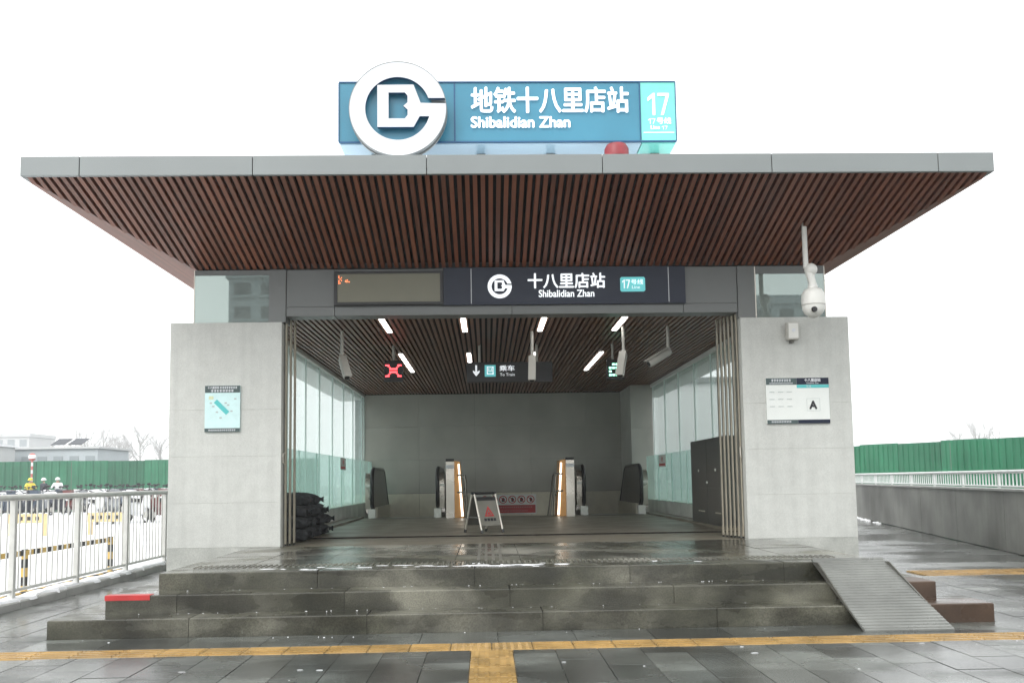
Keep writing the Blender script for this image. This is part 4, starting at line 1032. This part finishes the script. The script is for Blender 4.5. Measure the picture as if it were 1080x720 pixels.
for k in range(45):
    s = rr.choice((.08, .16, .24))+rr.gauss(0, .03); s = min(.97, max(.03, s)); q = w0+wd*(WL*s)+wn*(.02+abs(rr.gauss(0, .05))); patch(b, q.x, q.y, -.0115, rr.uniform(.02, .07), rr.uniform(.02, .08), rr.uniform(.01, .05))
tag(b.build('snow_remnants', snow), 'small heaps of old snow beside the steps and along the wall', 'snow', kind='stuff')

# ================================================================ FAR BACKGROUND
hb = thing('site_building', (-32.8, 74, 0), 'long grey flat roofed shed behind the green hoarding', 'building')
box('wall', bldp, hb, -36.6, -29.9, 70, 76, -.01, 4.1); box('roof', bldl, hb, -36.8, -29.7, 69.8, 76.2, 4.101, 4.25)
for k in range(5): box('window', winp, hb, -35.6+k*1.2, -34.9+k*1.2, 69.96, 69.999, 2.55, 3.55)
hb2 = thing('white_shed', (-39.5, 66, 0), 'white site shed at the left edge behind the hoarding', 'building')
box('wall', bldl, hb2, -43, -35.6, 64, 69, -.01, 4.2); box('roof', snow, hb2, -43.2, -35.4, 63.8, 69.2, 4.201, 4.35)
for k in range(2): box('window', winp, hb2, -41.5+k*2.4, -40.2+k*2.4, 63.96, 63.999, 2.2, 3.2)
so = thing('solar_array', (-32.6, 71.5, 4.25), 'two tilted dark solar panels on the grey shed roof', 'solar panel')
for x0 in (-33.75, -32.45):
    f_ = MB(); f_.hexa([(x0, 70.6, 4.42), (x0+1.05, 70.6, 4.42), (x0+1.25, 71.6, 4.92), (x0+.2, 71.6, 4.92), (x0, 70.6, 4.46), (x0+1.05, 70.6, 4.46), (x0+1.25, 71.6, 4.96), (x0+.2, 71.6, 4.96)]); pnl = f_.build('panel', solar, so)
    for s in (.08, 1.0): MB().tube([(x0+s, 70.7, 4.25), (x0+s, 70.7, 4.45)], .03, 6).tube([(x0+s+.15, 71.5, 4.25), (x0+s+.15, 71.5, 4.90)], .03, 6).build('strut', steel, so)
vk = thing('reflection_block', (6.6, 27, 0), 'grey reflection kiosk seen through the right glass wall', 'stand_in')  # added block, stands in for a grey reflection in the glass
box('wall', bldl, vk, 4.7, 8.4, 26, 31, -.01, 3.95); box('roof', alumd, vk, 4.6, 8.5, 25.9, 31.1, 3.951, 4.1)
for k in range(4): MB().hexa([(6.9, 25.93, 1.6+k*.16), (8.1, 25.93, 1.6+k*.16), (8.1, 25.998, 1.68+k*.16), (6.9, 25.998, 1.68+k*.16), (6.9, 25.93, 1.615+k*.16), (8.1, 25.93, 1.615+k*.16), (8.1, 25.998, 1.695+k*.16), (6.9, 25.998, 1.695+k*.16)]).build('louvre', alum, vk)
def block(x0, x1, y0, y1, h, fl, label, m=bldl, wn_=7):
    t = thing('apartment_block', ((x0+x1)/2, y0, 0), label, 'building')
    box('wall', m, t, x0, x1, y0, y1, -.01, h)
    box('parapet', m, t, x0-.3, x1+.3, y0-.3, y1+.3, h+.001, h+1.0)
    fh = h/fl; s = 1 if y0 > 0 else -1
    yf = y0-.05 if y0 > 0 else y1+.05
    w = (x1-x0)/wn_
    for i in range(fl):
        for k in range(wn_):
            wo = box('window', winm if y0 < 0 else winp, t, x0+(k+.2)*w, x0+(k+.8)*w, yf, yf-s*(-.049), i*fh+fh*.3, i*fh+fh*.82)
            box('sill', m, wo, x0+(k+.12)*w, x0+(k+.88)*w, yf-.25*s, yf+s*.049, i*fh+fh*.18, i*fh+fh*.29)
block(-150, -127, 255, 270, 15.2, 4, 'pale low building fading in the haze at far left')
block(-88, -70, 270, 285, 22, 6, 'hazy flat block seen through the left glass wall')
block(-29.3, -14, -96, -80, 24.5, 9, 'grey apartment tower across the plaza mirrored in the left corner glass', bldg, 5)
block(30.5, 44, -96, -80, 21, 7, 'lower apartment block across the plaza mirrored in the right corner glass', bldg, 5)

def tree(x, y, h, label, seed, lean=0):
    t = thing('bare_tree', (x, y, 0), label, 'tree', 'bare winter trees in the haze'); r = random.Random(seed)
    tr = MB(); tr.tube([(x, y, -.01), (x+.1*h*.1, y, h*.3), (x+lean, y, h*.62)], [h*.017, h*.012, h*.007], 7); tr.build('trunk', bark, t, True)
    cr = MB()
    def grow(p, d, L, rad, dep):
        q = p+d*L; cr.tube([p, p+d*L*.5+Vector((r.gauss(0, 1), r.gauss(0, 1), r.gauss(0, 1)))*L*.05, q], [rad, rad*.75, rad*.45], 4, caps=False)
        if dep == 0: return
        for _ in range(3 if dep > 1 else 4):
            e_ = (d+Vector((r.gauss(0, .45), r.gauss(0, .45), r.gauss(.15, .25)))).normalized(); s = r.uniform(.4, 1.0)
            grow(p+d*L*s, e_, L*r.uniform(.5, .72), rad*.5, dep-1)
    for k in range(11):
        z = h*(.28+.034*k); a = r.uniform(0, 6.28); grow(Vector((x+lean*k/11, y, z)), Vector((math.cos(a)*.6, math.sin(a)*.6, .9)).normalized(), h*.26*(1-.04*k), h*.0075, 3)
    cr.build('crown', bark, t)
hs = [(-113.9, 22), (-111, 22.5), (-107.5, 18), (-104.6, 19), (-100.6, 23), (-96.5, 20)]
lab = ['leftmost', 'second from left', 'third from left', 'fourth from left', 'tallest one', 'rightmost, next to the pier']
for k, ((x, h), l) in enumerate(zip(hs, lab)): tree(x*1.25, 325+k % 3*7, h*1.2, 'bare hazy tree behind the left hoarding, %s' % l, 40+k)
for k, (x, h, l) in enumerate(((137, 16.5, 'leftmost of three'), (144.5, 20, 'middle of three, tallest'), (152, 17, 'rightmost of three'))): tree(x*1.25, 325+5*k, h*1.3, 'bare hazy tree above the right hoarding, %s' % l, 60+k)

# ================================================================ AIR
hz = MB().box(-300, 300, -140, 445, -3.2, 31).build('haze', None); tag(hz, kind='stuff')
m = bpy.data.materials.new('haze_air'); m.use_nodes = True; n = m.node_tree.nodes; n.clear(); out = n.new('ShaderNodeOutputMaterial'); pv = n.new('ShaderNodeVolumePrincipled')
pv.inputs['Color'].default_value = (.97, .98, 1, 1); pv.inputs['Density'].default_value = .0011; pv.inputs['Anisotropy'].default_value = .2
m.node_tree.links.new(pv.outputs[0], out.inputs['Volume']); hz.data.materials.append(m)
